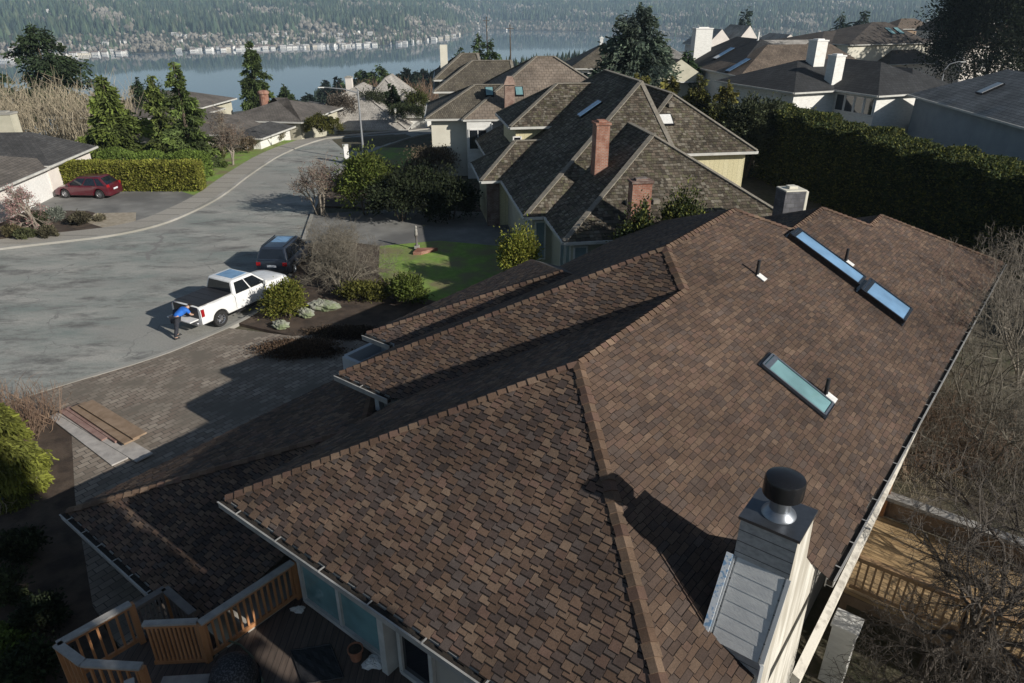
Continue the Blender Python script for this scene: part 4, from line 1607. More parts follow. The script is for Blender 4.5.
class House:
    def __init__(self, name, label, rot, org=(0, 0, 0), group=None):
        self.o = empty(name, org, rad(rot))
        tag(self.o, label, "house", group)

    def vol(self, p0, p1, q0, q1, z0, ze, roof, wall, pr=None, qa=None, qb=None, zr=None, pitch=.5, axis='q', over=.45, gut=None, cap=None, gable=(False, False), walls=True, thick=.16, shakes=None):
        """One block: walls and a hip (or gable) roof whose eave rectangle is p0..p1, q0..q1."""
        if axis == 'q':
            pr = (p0 + p1) / 2 if pr is None else pr
            hw = (p1 - p0) / 2
            zr = ze + pitch * hw if zr is None else zr
            qa = q0 + (0 if gable[0] else hw) if qa is None else qa
            qb = q1 - (0 if gable[1] else hw) if qb is None else qb
            a, b_ = (pr, qa, zr), (pr, qb, zr)
            c = [(p0, q0, ze), (p1, q0, ze), (p1, q1, ze), (p0, q1, ze)]
            faces = [([c[0], c[1], a], gable[0]), ([c[1], c[2], b_, a], False), ([c[2], c[3], b_], gable[1]), ([c[3], c[0], a, b_], False)]
            hips = [(a, b_)] + ([(c[0], a), (c[1], a)]) + ([(c[2], b_), (c[3], b_)])
        else:
            qr = (q0 + q1) / 2 if pr is None else pr
            hw = (q1 - q0) / 2
            zr = ze + pitch * hw if zr is None else zr
            pa = p0 + (0 if gable[0] else hw) if qa is None else qa
            pb = p1 - (0 if gable[1] else hw) if qb is None else qb
            a, b_ = (pa, qr, zr), (pb, qr, zr)
            c = [(p0, q0, ze), (p1, q0, ze), (p1, q1, ze), (p0, q1, ze)]
            faces = [([c[0], c[1], b_, a], False), ([c[1], c[2], b_], gable[1]), ([c[2], c[3], a, b_], False), ([c[3], c[0], a], gable[0])]
            hips = [(a, b_), (c[0], a), (c[3], a), (c[1], b_), (c[2], b_)]
        r = MB()
        for pts, isg in faces:
            P = [Vector(p) for p in pts]
            if shakes is not None:
                P = [p - Vector((0, 0, .02)) for p in P]
            e = (P[1] - P[0]).normalized()
            n = e.cross(P[2] - P[0]).normalized()
            s = n.cross(e)
            r.face(P, 1 if isg else 0, [((p - P[0]).dot(e) + P[0].x + P[0].y, (p - P[0]).dot(s)) for p in P])
        r.face([(x, y, z - thick) for x, y, z in c[::-1]], 1, [(0, 0)] * 4)
        ro = r.build("roof", [roof, wall], self.o)
        if shakes is not None:
            for kf, (pts, isg) in enumerate(faces):
                P = [Vector(p) for p in pts]
                e = (P[1] - P[0]).normalized()
                n = e.cross(P[2] - P[0]).normalized()
                if n.y > .3:
                    continue
                shingle_face(P, e, n.cross(e), expo=.2, seed=int(p0 * 7 + q0 + kf), name="shakes", lift=.022, drop=.03, wid=(.09, .26), parent=ro, zig=False, vary=1.0, gap=.012, band=.016, pal=shakes)
        g = MB()
        for i in range(4):
            a_, b2 = Vector(c[i]), Vector(c[(i + 1) % 4])
            d = (b2 - a_).normalized()
            out = Vector((d.y, -d.x, 0))
            g.beam(a_ + out * .05 - Vector((0, 0, .08)), b2 + out * .05 - Vector((0, 0, .08)), .1, .14)
        g.build("gutter", gut or M['fascia'], self.o)
        if cap:
            k = MB()
            for a_, b2 in hips:
                if (Vector(a_) - Vector(b2)).length > .3:
                    k.beam(Vector(a_) + Vector((0, 0, .03)), Vector(b2) + Vector((0, 0, .03)), .26, .06)
            k.build("ridge_cap", cap, ro)
        if walls:
            wmb = MB()
            wmb.box(((p0 + p1) / 2, (q0 + q1) / 2, (z0 + ze - thick - .01) / 2), (p1 - p0 - 2 * over, q1 - q0 - 2 * over, ze - thick - .01 - z0))
            wmb.build("wall", wall, self.o)
        return ro

    def window(self, c, w_, h, axis='p', cols=2, glass=None, frame=None, name="window"):
        """Window centred at c in a wall that runs along p ('p') or q ('q')."""
        f = MB()
        d = Vector((1, 0, 0)) if axis == 'p' else Vector((0, 1, 0))
        C = Vector(c)
        t_ = .08
        for s in (-1, 1):
            f.beam(C + d * (s * w_ / 2) - Vector((0, 0, h / 2 + t_ / 2)), C + d * (s * w_ / 2) + Vector((0, 0, h / 2 + t_ / 2)), t_, t_, up=tuple(d))
            f.beam(C - d * (w_ / 2) + Vector((0, 0, s * h / 2)), C + d * (w_ / 2) + Vector((0, 0, s * h / 2)), t_, t_)
        for k in range(1, cols):
            x = -w_ / 2 + w_ * k / cols
            f.beam(C + d * x - Vector((0, 0, h / 2)), C + d * x + Vector((0, 0, h / 2)), .06, .06, up=tuple(d))
        fo = f.build(name, frame or M['white'], self.o)
        g = MB()
        g.box(tuple(C), (w_, .03, h) if axis == 'p' else (.03, w_, h))
        g.build("pane", glass or M['glass_dark'], fo)
        return fo

    def box_chimney(self, p, q, z0, z1, sx, sy, mat, capm=None, name="chimney", top=.12, flare=.0):
        mb = MB()
        mb.box((p, q, (z0 + z1) / 2), (sx, sy, z1 - z0))
        o = mb.build(name, mat, self.o)
        k = MB()
        k.box((p, q, z1 + top / 2), (sx + .12, sy + .12, top))
        k.box((p, q, z1 + top + .05), (sx * .6, sy * .6, .1))
        k.build("chimney_cap", capm or M['concrete'], o)
        return o

    def roof_light(self, c, n, e, w_, h, glass, mat=None):
        n, e = Vector(n).normalized(), Vector(e).normalized()
        s = n.cross(e)
        C = Vector(c)
        f = MB()
        mt = Matrix((e, s, n)).transposed()
        f.box(C + n * .06, (w_ + .14, h + .14, .14), mat=mt)
        fo = f.build("skylight", mat or M['metal_dark'], self.o)
        g = MB()
        g.box(C + n * .137, (w_, h, .02), mat=mt)
        g.build("pane", glass, fo)

    def part(self, mb, name, mat, **k):
        return mb.build(name, mat, self.o, **k)


sk, cp = M['shake'], M['cap']
SHAKES = np.array([(.115, .095, .072), (.15, .13, .10), (.085, .07, .052), (.19, .17, .135), (.10, .088, .06), (.065, .055, .042), (.135, .108, .082), (.12, .11, .07)])
# --- the pale yellow shake-roofed neighbour
h = House("shake_house", "pale yellow house with many stepped mossy shake hip roofs and two red brick chimneys", 9)
h.vol(7.06, 18.86, 29.58, 50, 0, 3.0, sk, M['beige_wall'], pr=12.96, qa=35.48, qb=46, zr=6.54, cap=cp, shakes=SHAKES)
h.vol(6.02, 15.4, 33.84, 56, 0, 3.0, sk, M['beige_wall'], pr=14.42, qa=42.25, qb=50, zr=8.45, cap=cp, shakes=SHAKES)
h.vol(12.5, 20.33, 38.27, 53, 0, 5.0, sk, M['yellow'], pr=16.4, qa=42.2, qb=50, zr=7.75, cap=cp, shakes=SHAKES)
h.vol(4.75, 14, 41.93, 47.2, 0, 3.0, sk, M['yellow'], axis='p', pr=44.45, qa=7.25, qb=13.8, zr=4.84, cap=cp, shakes=SHAKES)
h.vol(7.11, 16, 45.73, 52, 0, 5.5, sk, M['yellow'], axis='p', pr=48.9, qa=10.8, qb=15.8, zr=7.72, cap=cp, shakes=SHAKES)
mb = MB()
mb.box((5.55, 42.55, 1.4), (.75, .5, 2.8))
h.part(mb, "brick_pier", M['brick_brown'])
h.box_chimney(10.15, 35.3, 3.5, 7.2, .68, .8, M['brick_red'], M['brick_red'], top=.1)
h.box_chimney(10.55, 29.9, 0, 5.5, .9, .6, M['brick_red'], M['brick_brown'], top=.1)
h.roof_light((11.76, 43.6, 6.73), (-.545, 0, .84), (0, 1, 0), .75, 1.5, M['glass_blue'])
h.roof_light((15.4, 40.4, 6.48), (0, -.57, .82), (1, 0, 0), .8, .75, M['white'])
for p, q in ((16.05, 41.3), (10.6, 31.4), (11.9, 31.4)):
    z = 5 + .7 * (q - 38.27) if p > 15 and q > 35 else 3 + .6 * (q - 29.58)
    mb = MB()
    mb.box((p, q, z + .1), (.32, .3, .2))
    h.part(mb, "roof_vent", M['cap'])
M['garden_glass'] = mat_glass("pale_garden_glass", (.22, .3, .33), .1)
for q in (34.9, 35.7):
    h.window((6.45, q, 1.6), .6, 2.0, 'q', 1, M['garden_glass'])
for q in (30.5, 31.6):
    h.window((7.5, q, 1.6), .8, 2.2, 'q', 1, M['garden_glass'])
h.window((6.9, 34.26, 1.6), .5, 2.0, 'p', 1, M['garden_glass'])
h.window((7.95, 30.0, 1.5), .6, 2.2, 'p', 1, M['garden_glass'])
h.window((7.65, 46.15, 4.3), .5, 1.0, 'p', 1)
h.window((5.3, 43.6, 1.5), .5, 1.6, 'q', 1)
rebase(h.o, Vector((12.5 * math.cos(rad(9)) - 42 * math.sin(rad(9)), 12.5 * math.sin(rad(9)) + 42 * math.cos(rad(9)), 0)))


def hbase(hh, p, q, rot):
    a = rad(rot)
    rebase(hh.o, Vector((p * math.cos(a) - q * math.sin(a), p * math.sin(a) + q * math.cos(a), 0)))


# --- the two-storey house behind it
tb = M['tile_brown']
h = House("tile_roofed_house", "tall beige house with brown tiled roofs and a tapering brick chimney behind the yellow house", 5)
h.vol(1.12, 15.6, 56.3, 71, -1, 4.5, tb, M['wall_grey'], axis='p', pr=63.4, qa=7.6, qb=9.1, zr=8.5, cap=cp)
h.vol(-1.81, 7, 56.81, 66, -1, 4.5, M['shake'], M['cream'], axis='p', pr=60.3, qa=2.2, qb=5.6, zr=6.6, cap=cp)
h.vol(-1.22, 6.2, 65.9, 74, -1, 5.5, M['shake'], M['cream'], axis='p', pr=69.7, qa=2.4, qb=6, zr=7.75, cap=cp)
h.vol(-1.2, 3.5, 69, 78, -1, 6.2, M['shake'], M['cream'], axis='p', pr=72.5, qa=1.5, qb=3, zr=8.2, cap=cp)
mb = MB()
mb.box((2.35, 56.45, 2.0), (1.9, .5, 4.6))
h.part(mb, "wall", M['white_siding'])
h.window((2.25, 56.17, 3.0), 1.4, 1.5, 'p', 2)
mb = MB()
mb.cyl((3.35, 56.15, 0), .06, .06, 4.2, 8)
h.part(mb, "downpipe", M['white'])
mb = MB()
mb.hull8([(4.35, 57.2, 0), (5.35, 57.2, 0), (5.35, 57.9, 0), (4.35, 57.9, 0), (4.45, 57.2, 6.9), (5.2, 57.2, 6.9), (5.2, 57.9, 6.9), (4.45, 57.9, 6.9)])
mb.hull8([(4.35, 57.1, 6.9), (5.3, 57.1, 6.9), (5.3, 58, 6.9), (4.35, 58, 6.9), (4.62, 57.3, 7.5), (5.05, 57.3, 7.5), (5.05, 57.8, 7.5), (4.62, 57.8, 7.5)])
h.part(mb, "chimney", mat_brick("tan_brick", (.26, .15, .115), (.34, .22, .17), (.3, .26, .22)))
for p in (3.35, 5.75):
    h.roof_light((p, 59.2, 4.5 + (59.2 - 56.3) * (4 / 7.1)), (0, -.49, .87), (1, 0, 0), .55, 1.0, M['glass_green'])
for p in (-1.1,):
    mb = MB()
    mb.box((-.2, 72.2, 7.9), (.7, .6, 2.2))
    h.part(mb, "chimney", M['cream'])
hbase(h, 6, 63, 5)

# --- pale grey roofed house at the bend
h = House("pale_roofed_house", "low house with a wide pale grey shake roof at the road's far bend", 0)
h.vol(-27, -12.2, 84, 101, -5, -.7, M['pale_roof'], M['white_siding'], pr=-19, qa=90, qb=95, zr=3.3, cap=M['pale_roof'])
h.vol(-20, -11.4, 90, 104, -5, -.3, M['pale_roof'], M['white_siding'], pr=-16.2, qa=95, qb=101, zr=3.8, cap=M['pale_roof'])
h.vol(-16.0, -10.2, 88.5, 98, -5, .1, M['pale_roof'], M['white_siding'], pr=-13.2, qa=92, qb=96, zr=2.4, cap=M['pale_roof'])
h.window((-13.0, 88.93, -1.0), 1.2, 1.0, 'p', 2)
h.box_chimney(-20.6, 94, 0, 4.0, .8, .8, M['pink_wall'])
rebase(h.o, (-18, 92, -2.0))

# --- houses across the road
dk = mat_roof("brown_grey_shingle", (.12, .105, .09), (.155, .135, .118), (.05, .045, .04), .25, .3)
h = House("grey_roofed_house", "low brown-grey roofed house with a round brick chimney, right of the hedge-end conifer", -9)
org = Vector((-30.7, 69.5, -1))
h.o.location = org
h.vol(-6, 4.6, 0, 9, -.5, 2.2, dk, M['beige_wall'], pitch=.3, axis='p', cap=None)
h.vol(-1, 8.4, 6, 17, -1, 2.6, dk, M['beige_wall'], pitch=.3, axis='p', cap=None)
h.vol(4.0, 7.6, -1.2, 6, -.5, 2.2, M['asphalt_roof'], M['white_siding'], pitch=.38, cap=None)
h.vol(1.4, 6.4, 11, 21, -2, 2.2, M['asphalt_roof'], M['white_siding'], pitch=.34, cap=None)
h.window((-1.5, .43, 1.2), 1.8, 1.0, 'p', 2)
h.window((5.8, -.77, 1.1), 1.3, 1.0, 'p', 2)
for p in (2.4, 3.8, 5.2):
    h.window((p, 11.43, 1.4), .8, 1.3, 'p', 1)
mb = MB()
mb.lathe((1.5, 12, 2.2), [(.5, 0), (.5, 2.3), (.62, 2.35), (.62, 2.55), (.4, 2.7)], 14)
h.part(mb, "chimney", M['brick_red'])

h = House("charcoal_roofed_house", "white house with low charcoal and brown gable roofs beside the red car", 0)
h.o.location = Vector((-39, 50, 0))
h.o.rotation_euler = (0, 0, rad(5))
h.vol(-9, 6.45, -14, 1.2, 0, 2.3, dk, M['pink_wall'], axis='p', pr=-5.4, zr=4.3, qa=-4, qb=1.6)
h.vol(-12, 6.6, -1.2, 6.2, 0, 2.4, M['asphalt_roof'], M['pink_wall'], axis='p', pr=3.2, zr=4.0, qa=-12, qb=3.6)
h.box_chimney(.5, 5.5, 2, 5.0, 1.9, 1.0, M['beige_wall'])
mb = MB()
mb.box((6.03, -3, .95), (.06, 4.6, 1.8))
h.part(mb, "garage_door", M['white'])
h.window((6.02, -9, 1.2), 2.2, 1.0, 'q', 3)

h = House("low_house", "low grey-roofed house half hidden behind the big conifer with a blue tarpaulin in its yard", -6)
h.o.location = Vector((-37, 72, 0))
h.vol(-9, 5, 0, 8, 0, 2.3, dk, M['beige_wall'], pitch=.3, axis='p')
h.vol(-7, 4, 5, 13, 0, 2.7, dk, M['beige_wall'], pitch=.3, axis='p')
h.window((-1, .43, 1.2), 1.6, 1.0, 'p', 2)

# --- houses to the right, beyond the tall hedge
h = House("grey_shake_house", "blue-grey walled house with a grey shake roof behind the tall hedge's right end", -5)
h.vol(28.6, 39, 40, 66.5, -.5, 5.5, M['grey_roof'], M['bluewall'], pr=33.4, qa=44, qb=61.5, zr=7.95)
h.roof_light((31.0, 58.6, 5.5 + 2.4 * .51 + .05), (-.455, 0, .89), (0, 1, 0), .8, 1.5, M['white'])
h.roof_light((31.6, 52.6, 5.5 + 3.0 * .51 + .05), (-.455, 0, .89), (0, 1, 0), .8, 1.5, M['white'])
hbase(h, 33.5, 53, -5)

td = M['tile_dark']
h = House("black_tiled_house", "white-walled house with a black ribbed tile roof and two white box chimneys", 22)
h.vol(52.3, 61.5, 46.4, 60, -.5, 5.5, td, M['white_siding'], axis='q', pr=56.9, qa=50.95, qb=57, zr=7.75)
h.vol(47.6, 62, 51.2, 62.5, -.5, 5.45, td, M['white_siding'], axis='p', pr=56.8, zr=7.6, qa=52.6, qb=58)
h.vol(58.5, 65, 48.3, 57, -.5, 5.3, td, M['white_siding'], zr=7.0)
h.vol(57.5, 63.5, 42.6, 48.3, -.5, 3.1, td, M['white_siding'], pitch=.3)
for q in (47.5, 48.6, 49.7, 50.8):
    h.window((52.72, q, 4.45), .95, 1.4, 'q', 1)
h.box_chimney(53.2, 52.6, 4, 8.2, 1.1, 1.0, M['white_siding'], M['white'])
h.box_chimney(54.0, 56.0, 4, 9.3, 1.3, 1.1, M['white_siding'], M['white'])
hbase(h, 54, 53, 22)
for q in ():
    pass

h = House("white_dark_roofed_house", "white two-storey house with a dark roof, brown shake wing and one white chimney", 10)
h.vol(37.57, 50, 75.6, 92, -2, 5.5, M['tile_dark'], M['white_siding'], pr=43.7, qa=81.8, qb=88, zr=8.75)
h.vol(37.5, 54, 73.6, 84, -2, 5.55, M['shake_brown'], M['white_siding'], axis='p', pr=79.2, qa=43.2, qb=51, zr=8.3)
h.box_chimney(39.6, 89, 4, 9.6, 2.2, 1.2, M['white_siding'], M['white'])
h.roof_light((40.4, 84, 7.05), (-.47, 0, .88), (0, 1, 0), 1.0, 2.4, M['glass_blue'])
h.roof_light((38.8, 76.9, 6.3), (-.47, 0, .88), (0, 1, 0), 1.0, 2.6, M['glass_blue'])
for q in (75.5, 80, 86):
    h.window((38.0, q, 4.3), 1.3, 1.2, 'q', 2)
mb = MB()
mb.cyl((43.4, 82, 8.2), .12, .12, 1.3, 10)
h.part(mb, "vent_pipe", M['white'])
hbase(h, 45, 80, 10)

h = House("brown_hip_house", "large brown-roofed house with twin skylights far behind the white box chimneys", 20)
h.vol(104.5, 125, 108.6, 126, -6, 5.5, M['brown_dark'], M['cream'], axis='p', pr=115.7, qa=116.2, qb=119.5, zr=9.0)
h.vol(101, 113, 112, 128, -6, 5.2, M['brown_dark'], M['cream'], axis='p', pr=119, qa=108, qb=111, zr=7.4)
h.vol(112, 125, 105.5, 114, -6, 2.2, M['brown_dark'], M['pink_wall'], axis='p', zr=4.8)
for p in (121.0, 123.3):
    pass
for p in (117.8, 119.9):
    h.roof_light((p, 112.6, 7.45), (0, -.44, .9), (1, 0, 0), 1.0, 2.2, M['glass_green'])
hbase(h, 113, 117, 20)

h = House("dark_hip_house", "white-walled house with a steep dark hip roof left of the blue-green spruce", 0)
h.vol(7.0, 16.5, 91.6, 101, -4, 5.3, M['shake'], M['white_siding'], pr=11.7, qa=96, qb=97, zr=7.9, cap=None)
h.window((9.2, 92.0, 4.2), .9, 1.0, 'p', 1)
h.window((10.6, 92.0, 4.2), .9, 1.0, 'p', 1)
h.box_chimney(11.4, 97, 6, 8.4, .4, .4, M['white'], M['white'])
rebase(h.o, (11.7, 96, -.06))

h = House("small_brown_house", "brown gable-roofed house half hidden behind the evergreens right of the spruce", 12)
a = at(672, 78, 4.5)
h.o.location = (a.x, a.y, -2)
h.vol(-3.5, 4.5, -1, 9, 0, 6.2, M['shake_brown'], M['beige_wall'], zr=8.6, gable=(True, False))
a = at(662, 54, 4)
h = House("grey_gable_house", "distant beige house with a low grey gable roof between the spruce and the white house", -10)
h.o.location = (a.x, a.y, -7)
h.vol(-5, 5, 0, 8, 0, 10.0, M['grey_roof'], M['pink_wall'], axis='p', zr=12.3)
a = at(742, 40, 6)
h = House("tan_gable_house", "distant pale tan roof with two gables peeping over the dark roof of the white house", 10)
h.o.location = (a.x + 1, a.y + 8, -8)
h.vol(-6, 0, 0, 12, 0, 12.5, M['pale_roof'], M['pink_wall'], zr=15.6, gable=(True, False))
h.vol(0.4, 6.4, 1, 13, 0, 12.5, M['pale_roof'], M['pink_wall'], zr=16.2, gable=(True, False))
h.vol(9, 16, 1, 13, 0, 12, M['pale_roof'], M['pink_wall'], zr=14.5, gable=(True, False))
a = at(795, 47, 5)
h = House("long_white_house", "distant low white building behind the brown shake wing of the white house", 8)
h.o.location = (a.x, a.y, -8)
h.vol(-9, 12, 0, 9, 0, 12.2, M['pale_roof'], M['white_siding'], axis='p', zr=14)
a = at(1003, 46, 5)
h = House("far_right_house", "grey-brown roofed house with a bright skylight between the two dark evergreens", 12)
h.o.location = (a.x, a.y, -5)
h.vol(-8, 14, 0, 14, 0, 10, M['shake_brown'], M['pink_wall'], axis='p', zr=13.6)
h.vol(-2, 8, 10, 22, 0, 12, M['shake_brown'], M['pink_wall'], zr=17, gable=(True, False))
h.roof_light((0.5, 3, 11.6), (0, -.46, .89), (1, 0, 0), 1.6, 2.6, M['white'])
h.window((-3, .45, 7), 2, 1.6, 'p', 2)
a = at(912, 33, 5)
h = House("small_tan_house", "small tan house wall showing left of the big dark evergreen", 12)
h.o.location = (a.x, a.y, -6)
h.vol(-5, 8, 0, 9, 0, 12.0, M['shake_brown'], M['plank_brown'], axis='p', zr=14.4)


# ------------------------------------------------------------------ vehicles
M['tail_red'] = mat_plain("tail_lamp_red", (.30, .012, .015), .25)
M['lamp_clear'] = mat_plain("lamp_lens", (.6, .6, .62), .15)
M['chrome'] = mat_plain("bright_metal", (.6, .6, .62), .25, .9)
M['plate'] = mat_plain("number_plate", (.62, .64, .68), .4)


def lerp_table(tab, x, k):
    for a, b_ in zip(tab[:-1], tab[1:]):
        if a[0] <= x <= b_[0]:
            f = (x - a[0]) / (b_[0] - a[0])
            return a[k] + (b_[k] - a[k]) * f
    return tab[0][k] if x < tab[0][0] else tab[-1][k]


def car_body(tab, z0, wheels, wr, paint, parent, crown=.03, name="body", tuck=.94):
    """tab rows: x, top height, half width.  Arches are cut out over the wheels."""
    xs = sorted(set([r[0] for r in tab] + [round(tab[0][0] + i * (tab[-1][0] - tab[0][0]) / 60, 4) for i in range(61)]))
    mb = MB()
    rings = []
    for x in xs:
        zt_, hw = lerp_table(tab, x, 1), lerp_table(tab, x, 2)
        zb = z0
        for wx in wheels:
            d = abs(x - wx)
            ra = wr + .075
            if d < ra:
                zb = max(zb, wr + math.sqrt(ra * ra - d * d))
        zb = min(zb, zt_ - .12)
        h = zt_ - zb
        half = [(hw * tuck, zb), (hw, zb + h * .06), (hw, zb + h * .45), (hw * .99, zb + h * .72), (hw * .965, zt_ - h * .09), (hw * .90, zt_ - .012), (hw * .5, zt_ + crown * .75), (0, zt_ + crown)]
        ring = [(x, y, z) for y, z in half] + [(x, -y, z) for y, z in half[-2::-1]]
        rings.append(ring)
    n = len(rings[0])
    for r in rings:
        mb.v += r
    for i in range(len(rings) - 1):
        for j in range(n):
            k = (j + 1) % n
            mb.f.append((i * n + j, (i + 1) * n + j, (i + 1) * n + k, i * n + k))
            mb.m.append(0)
    mb.f.append(tuple(range(n)))
    mb.f.append(tuple((len(rings) - 1) * n + n - 1 - j for j in range(n)))
    mb.m += [0, 0]
    return mb.build(name, paint, parent, smooth=True)


def cabin(parent, xb0, xb1, xt0, xt1, zb, zt_, hb, ht, paint, glassm, side_cuts, name="cabin", rear_inset=.1, sunroof=None):
    """Greenhouse: xb0..xb1 at the belt (rear..front), xt0..xt1 at the roof."""
    mb = MB()
    mb.hull8([(xb0, -hb, zb), (xb1, -hb, zb), (xb1, hb, zb), (xb0, hb, zb), (xt0, -ht, zt_), (xt1, -ht, zt_), (xt1, ht, zt_), (xt0, ht, zt_)])
    o = mb.build(name, paint, parent, bevel=.075)
    o.modifiers[0].segments = 4
    for p in o.data.polygons:
        p.use_smooth = True
    zl, zh = zb + .04, zt_ - .10

    def sx(x, z, k):
        f = (z - zb) / (zt_ - zb)
        return (xb0 + (xt0 - xb0) * f) if k == 0 else (xb1 + (xt1 - xb1) * f)

    def hw(z):
        f = (z - zb) / (zt_ - zb)
        return hb + (ht - hb) * f

    g = .012
    for sgn in (-1, 1):
        for (a0, a1) in side_cuts:           # fractions along the belt
            w_ = MB()
            pts = []
            for z, fr in ((zl, a0), (zl, a1), (zh, a1), (zh, a0)):
                lo, hi = sx(0, z, 0) + .1, sx(0, z, 1) - .1
                pts.append((lo + (hi - lo) * fr, sgn * (hw(z) + g), z))
            w_.face(pts)
            w_.face([(x, y - sgn * .03, z) for x, y, z in pts[::-1]])
            w_.build("side_window", glassm, o)
    for nm, k, sg in (("rear_window", 0, -1), ("windscreen", 1, 1)):
        w_ = MB()
        pts = []
        ins = .12 if k == 0 else .07
        za, zc = (zb + rear_inset, zt_ - .09) if k == 0 else (zb + .03, zt_ - .07)
        for z, s in ((za, -1), (za, 1), (zc, 1), (zc, -1)):
            pts.append((sx(0, z, k) + sg * .014, s * (hw(z) - ins), z))
        w_.face(pts)
        w_.face([(x - sg * .03, y, z) for x, y, z in pts[::-1]])
        w_.build(nm, glassm, o)
    if sunroof:
        w_ = MB()
        x0, x1, hh = sunroof
        w_.box(((x0 + x1) / 2, 0, zt_ + .004), (x1 - x0, hh * 2, .014))
        w_.build("glass_roof", M['glass_blue'], o)
    return o


def wheel(parent, x, y, r, wd, rim_mat):
    s = 1 if y > 0 else -1
    o = empty("wheel", (x, y, r))
    o.parent = parent
    mb = MB()
    prof = [(r * .62, -wd / 2), (r * .93, -wd / 2), (r, -wd * .36), (r, wd * .36), (r * .93, wd / 2), (r * .62, wd / 2)]
    n = 28
    for q, (rr, yy) in enumerate(prof):
        for i in range(n):
            a = 2 * math.pi * i / n
            mb.v.append((rr * math.cos(a), yy, rr * math.sin(a)))
    for q in range(len(prof)):
        for i in range(n):
            j = (i + 1) % n
            q2 = (q + 1) % len(prof)
            mb.f.append((q * n + i, q * n + j, q2 * n + j, q2 * n + i))
            mb.m.append(0)
    mb.build("tyre", M['rubber'], o, smooth=True)
    mb = MB()
    yo = s * wd * .38
    mb.cyl((0, yo - s * .0, 0), r * .2, r * .16, s * .035, 16, axis='Y')
    for k in range(8):
        a = 2 * math.pi * k / 8
        mb.beam((0, yo, 0), (r * .62 * math.cos(a), yo, r * .62 * math.sin(a)), .03, r * .15, up=(0, 1, 0))
    n = 28
    b = len(mb.v)
    for rr, yy in ((r * .56, yo - s * .02), (r * .64, yo + s * .02)):
        for i in range(n):
            a = 2 * math.pi * i / n
            mb.v.append((rr * math.cos(a), yy, rr * math.sin(a)))
    for i in range(n):
        j = (i + 1) % n
        mb.f.append((b + i, b + j, b + n + j, b + n + i))
        mb.m.append(0)
    mb.build("rim", rim_mat, o)
    mb = MB()
    mb.cyl((0, -s * wd * .1, 0), r * .6, r * .6, s * .02, 20, axis='Y')
    mb.build("brake_disc", M['metal'], o)
    return o


def blob(parent, name, pts, mat, thick=.02):
    """Lamp or plate: a small curved slab given by its four corners."""
    P = [Vector(p) for p in pts]
    n = (P[1] - P[0]).cross(P[3] - P[0]).normalized()
    mb = MB()
    mb.hull8([tuple(p - n * .05) for p in P] + [tuple(p + n * thick) for p in P])
    return mb.build(name, mat, parent, bevel=.012)


# --- white pickup
tr_h = rad(62)
fw = Vector((math.cos(tr_h), math.sin(tr_h), 0))
lf = Vector((-fw.y, fw.x, 0))
rw = at(222, 326, 0)
TS = .9
truck_pos = rw + (lf * .93 + fw * 1.78) * TS
truck = empty("pickup_truck", truck_pos, tr_h)
truck.scale = (TS, TS, TS)
tag(truck, "white crew-cab pickup parked at the kerb with tailgate down and a black bed cover", "pickup truck")
wp = mat_paint("white_car_paint", (.74, .74, .73))
TW = [-1.78, 1.90]
tab = [(-2.84, 1.30, .99), (-2.6, 1.33, 1.01), (-.86, 1.33, 1.01), (-.80, 1.26, 1.01), (1.15, 1.26, 1.01), (1.35, 1.24, 1.0), (2.45, 1.20, .99), (2.75, 1.14, .95), (2.90, .98, .88), (2.93, .7, .86)]
car_body(tab, .46, TW, .40, wp, truck)
cabin(truck, -.84, 1.42, -.70, .62, 1.25, 1.93, .985, .80, wp, M['glass_dark'], [(.03, .47), (.51, .97)], sunroof=(-.42, .5, .56))
mb = MB()
mb.box((-1.80, 0, 1.372), (1.86, 1.72, .03))
for k in range(4):
    mb.box((-2.5 + k * .46, 0, 1.39), (.03, 1.7, .012))
mb.build("bed_cover", mat_plain("black_vinyl", (.02, .02, .023), .55), truck)
mb = MB()
mb.box((-2.845, 0, 1.03), (.03, 1.66, .58))  # flat black panel stands in for the shaded inside of the bed
mb.build("bed_shade_panel", M['black'], truck)
mb = MB()
mb.box((-3.10, 0, .74), (.50, 1.6, .06))
mb.build("tailgate", wp, truck, bevel=.02)
mb = MB()
mb.box((-2.98, 0, .57), (.18, 1.9, .16))
mb.build("bumper", M['chrome'], truck, bevel=.03)
for s in (-1, 1):
    mb = MB()
    mb.box((-2.73, s * .995, 1.05), (.16, .06, .36))
    mb.build("tail_lamp", M['tail_red'], truck)
    blob(truck, "headlamp", [(2.86, s * .62, .86), (2.80, s * .9, .86), (2.78, s * .9, 1.04), (2.85, s * .62, 1.04)][::s], M['lamp_clear'], .03)
    mb = MB()
    mb.box((1.12, s * 1.10, 1.34), (.14, .2, .2))
    mb.build("wing_mirror", wp, truck, bevel=.03)
    for x in (-.1, .85):
        mb = MB()
        mb.box((x - .2, s * 1.012, 1.13), (.2, .025, .035))
        mb.build("door_handle", wp, truck)
    mb = MB()
    mb.box((.25, s * .98, .40), (2.2, .14, .06))
    mb.build("side_step", M['black'], truck)
    for x in (-.78, .16, 1.16):
        mb = MB()
        mb.box((x, s * 1.008, .9), (.012, .012, .66))
        mb.build("door_gap", M['black'], truck)
    for x in TW:
        wheel(truck, x, s * .87, .40, .28, M['chrome'])
mb = MB()
mb.box((2.92, 0, .88), (.05, 1.2, .34))
mb.build("grille", M['black'], truck)

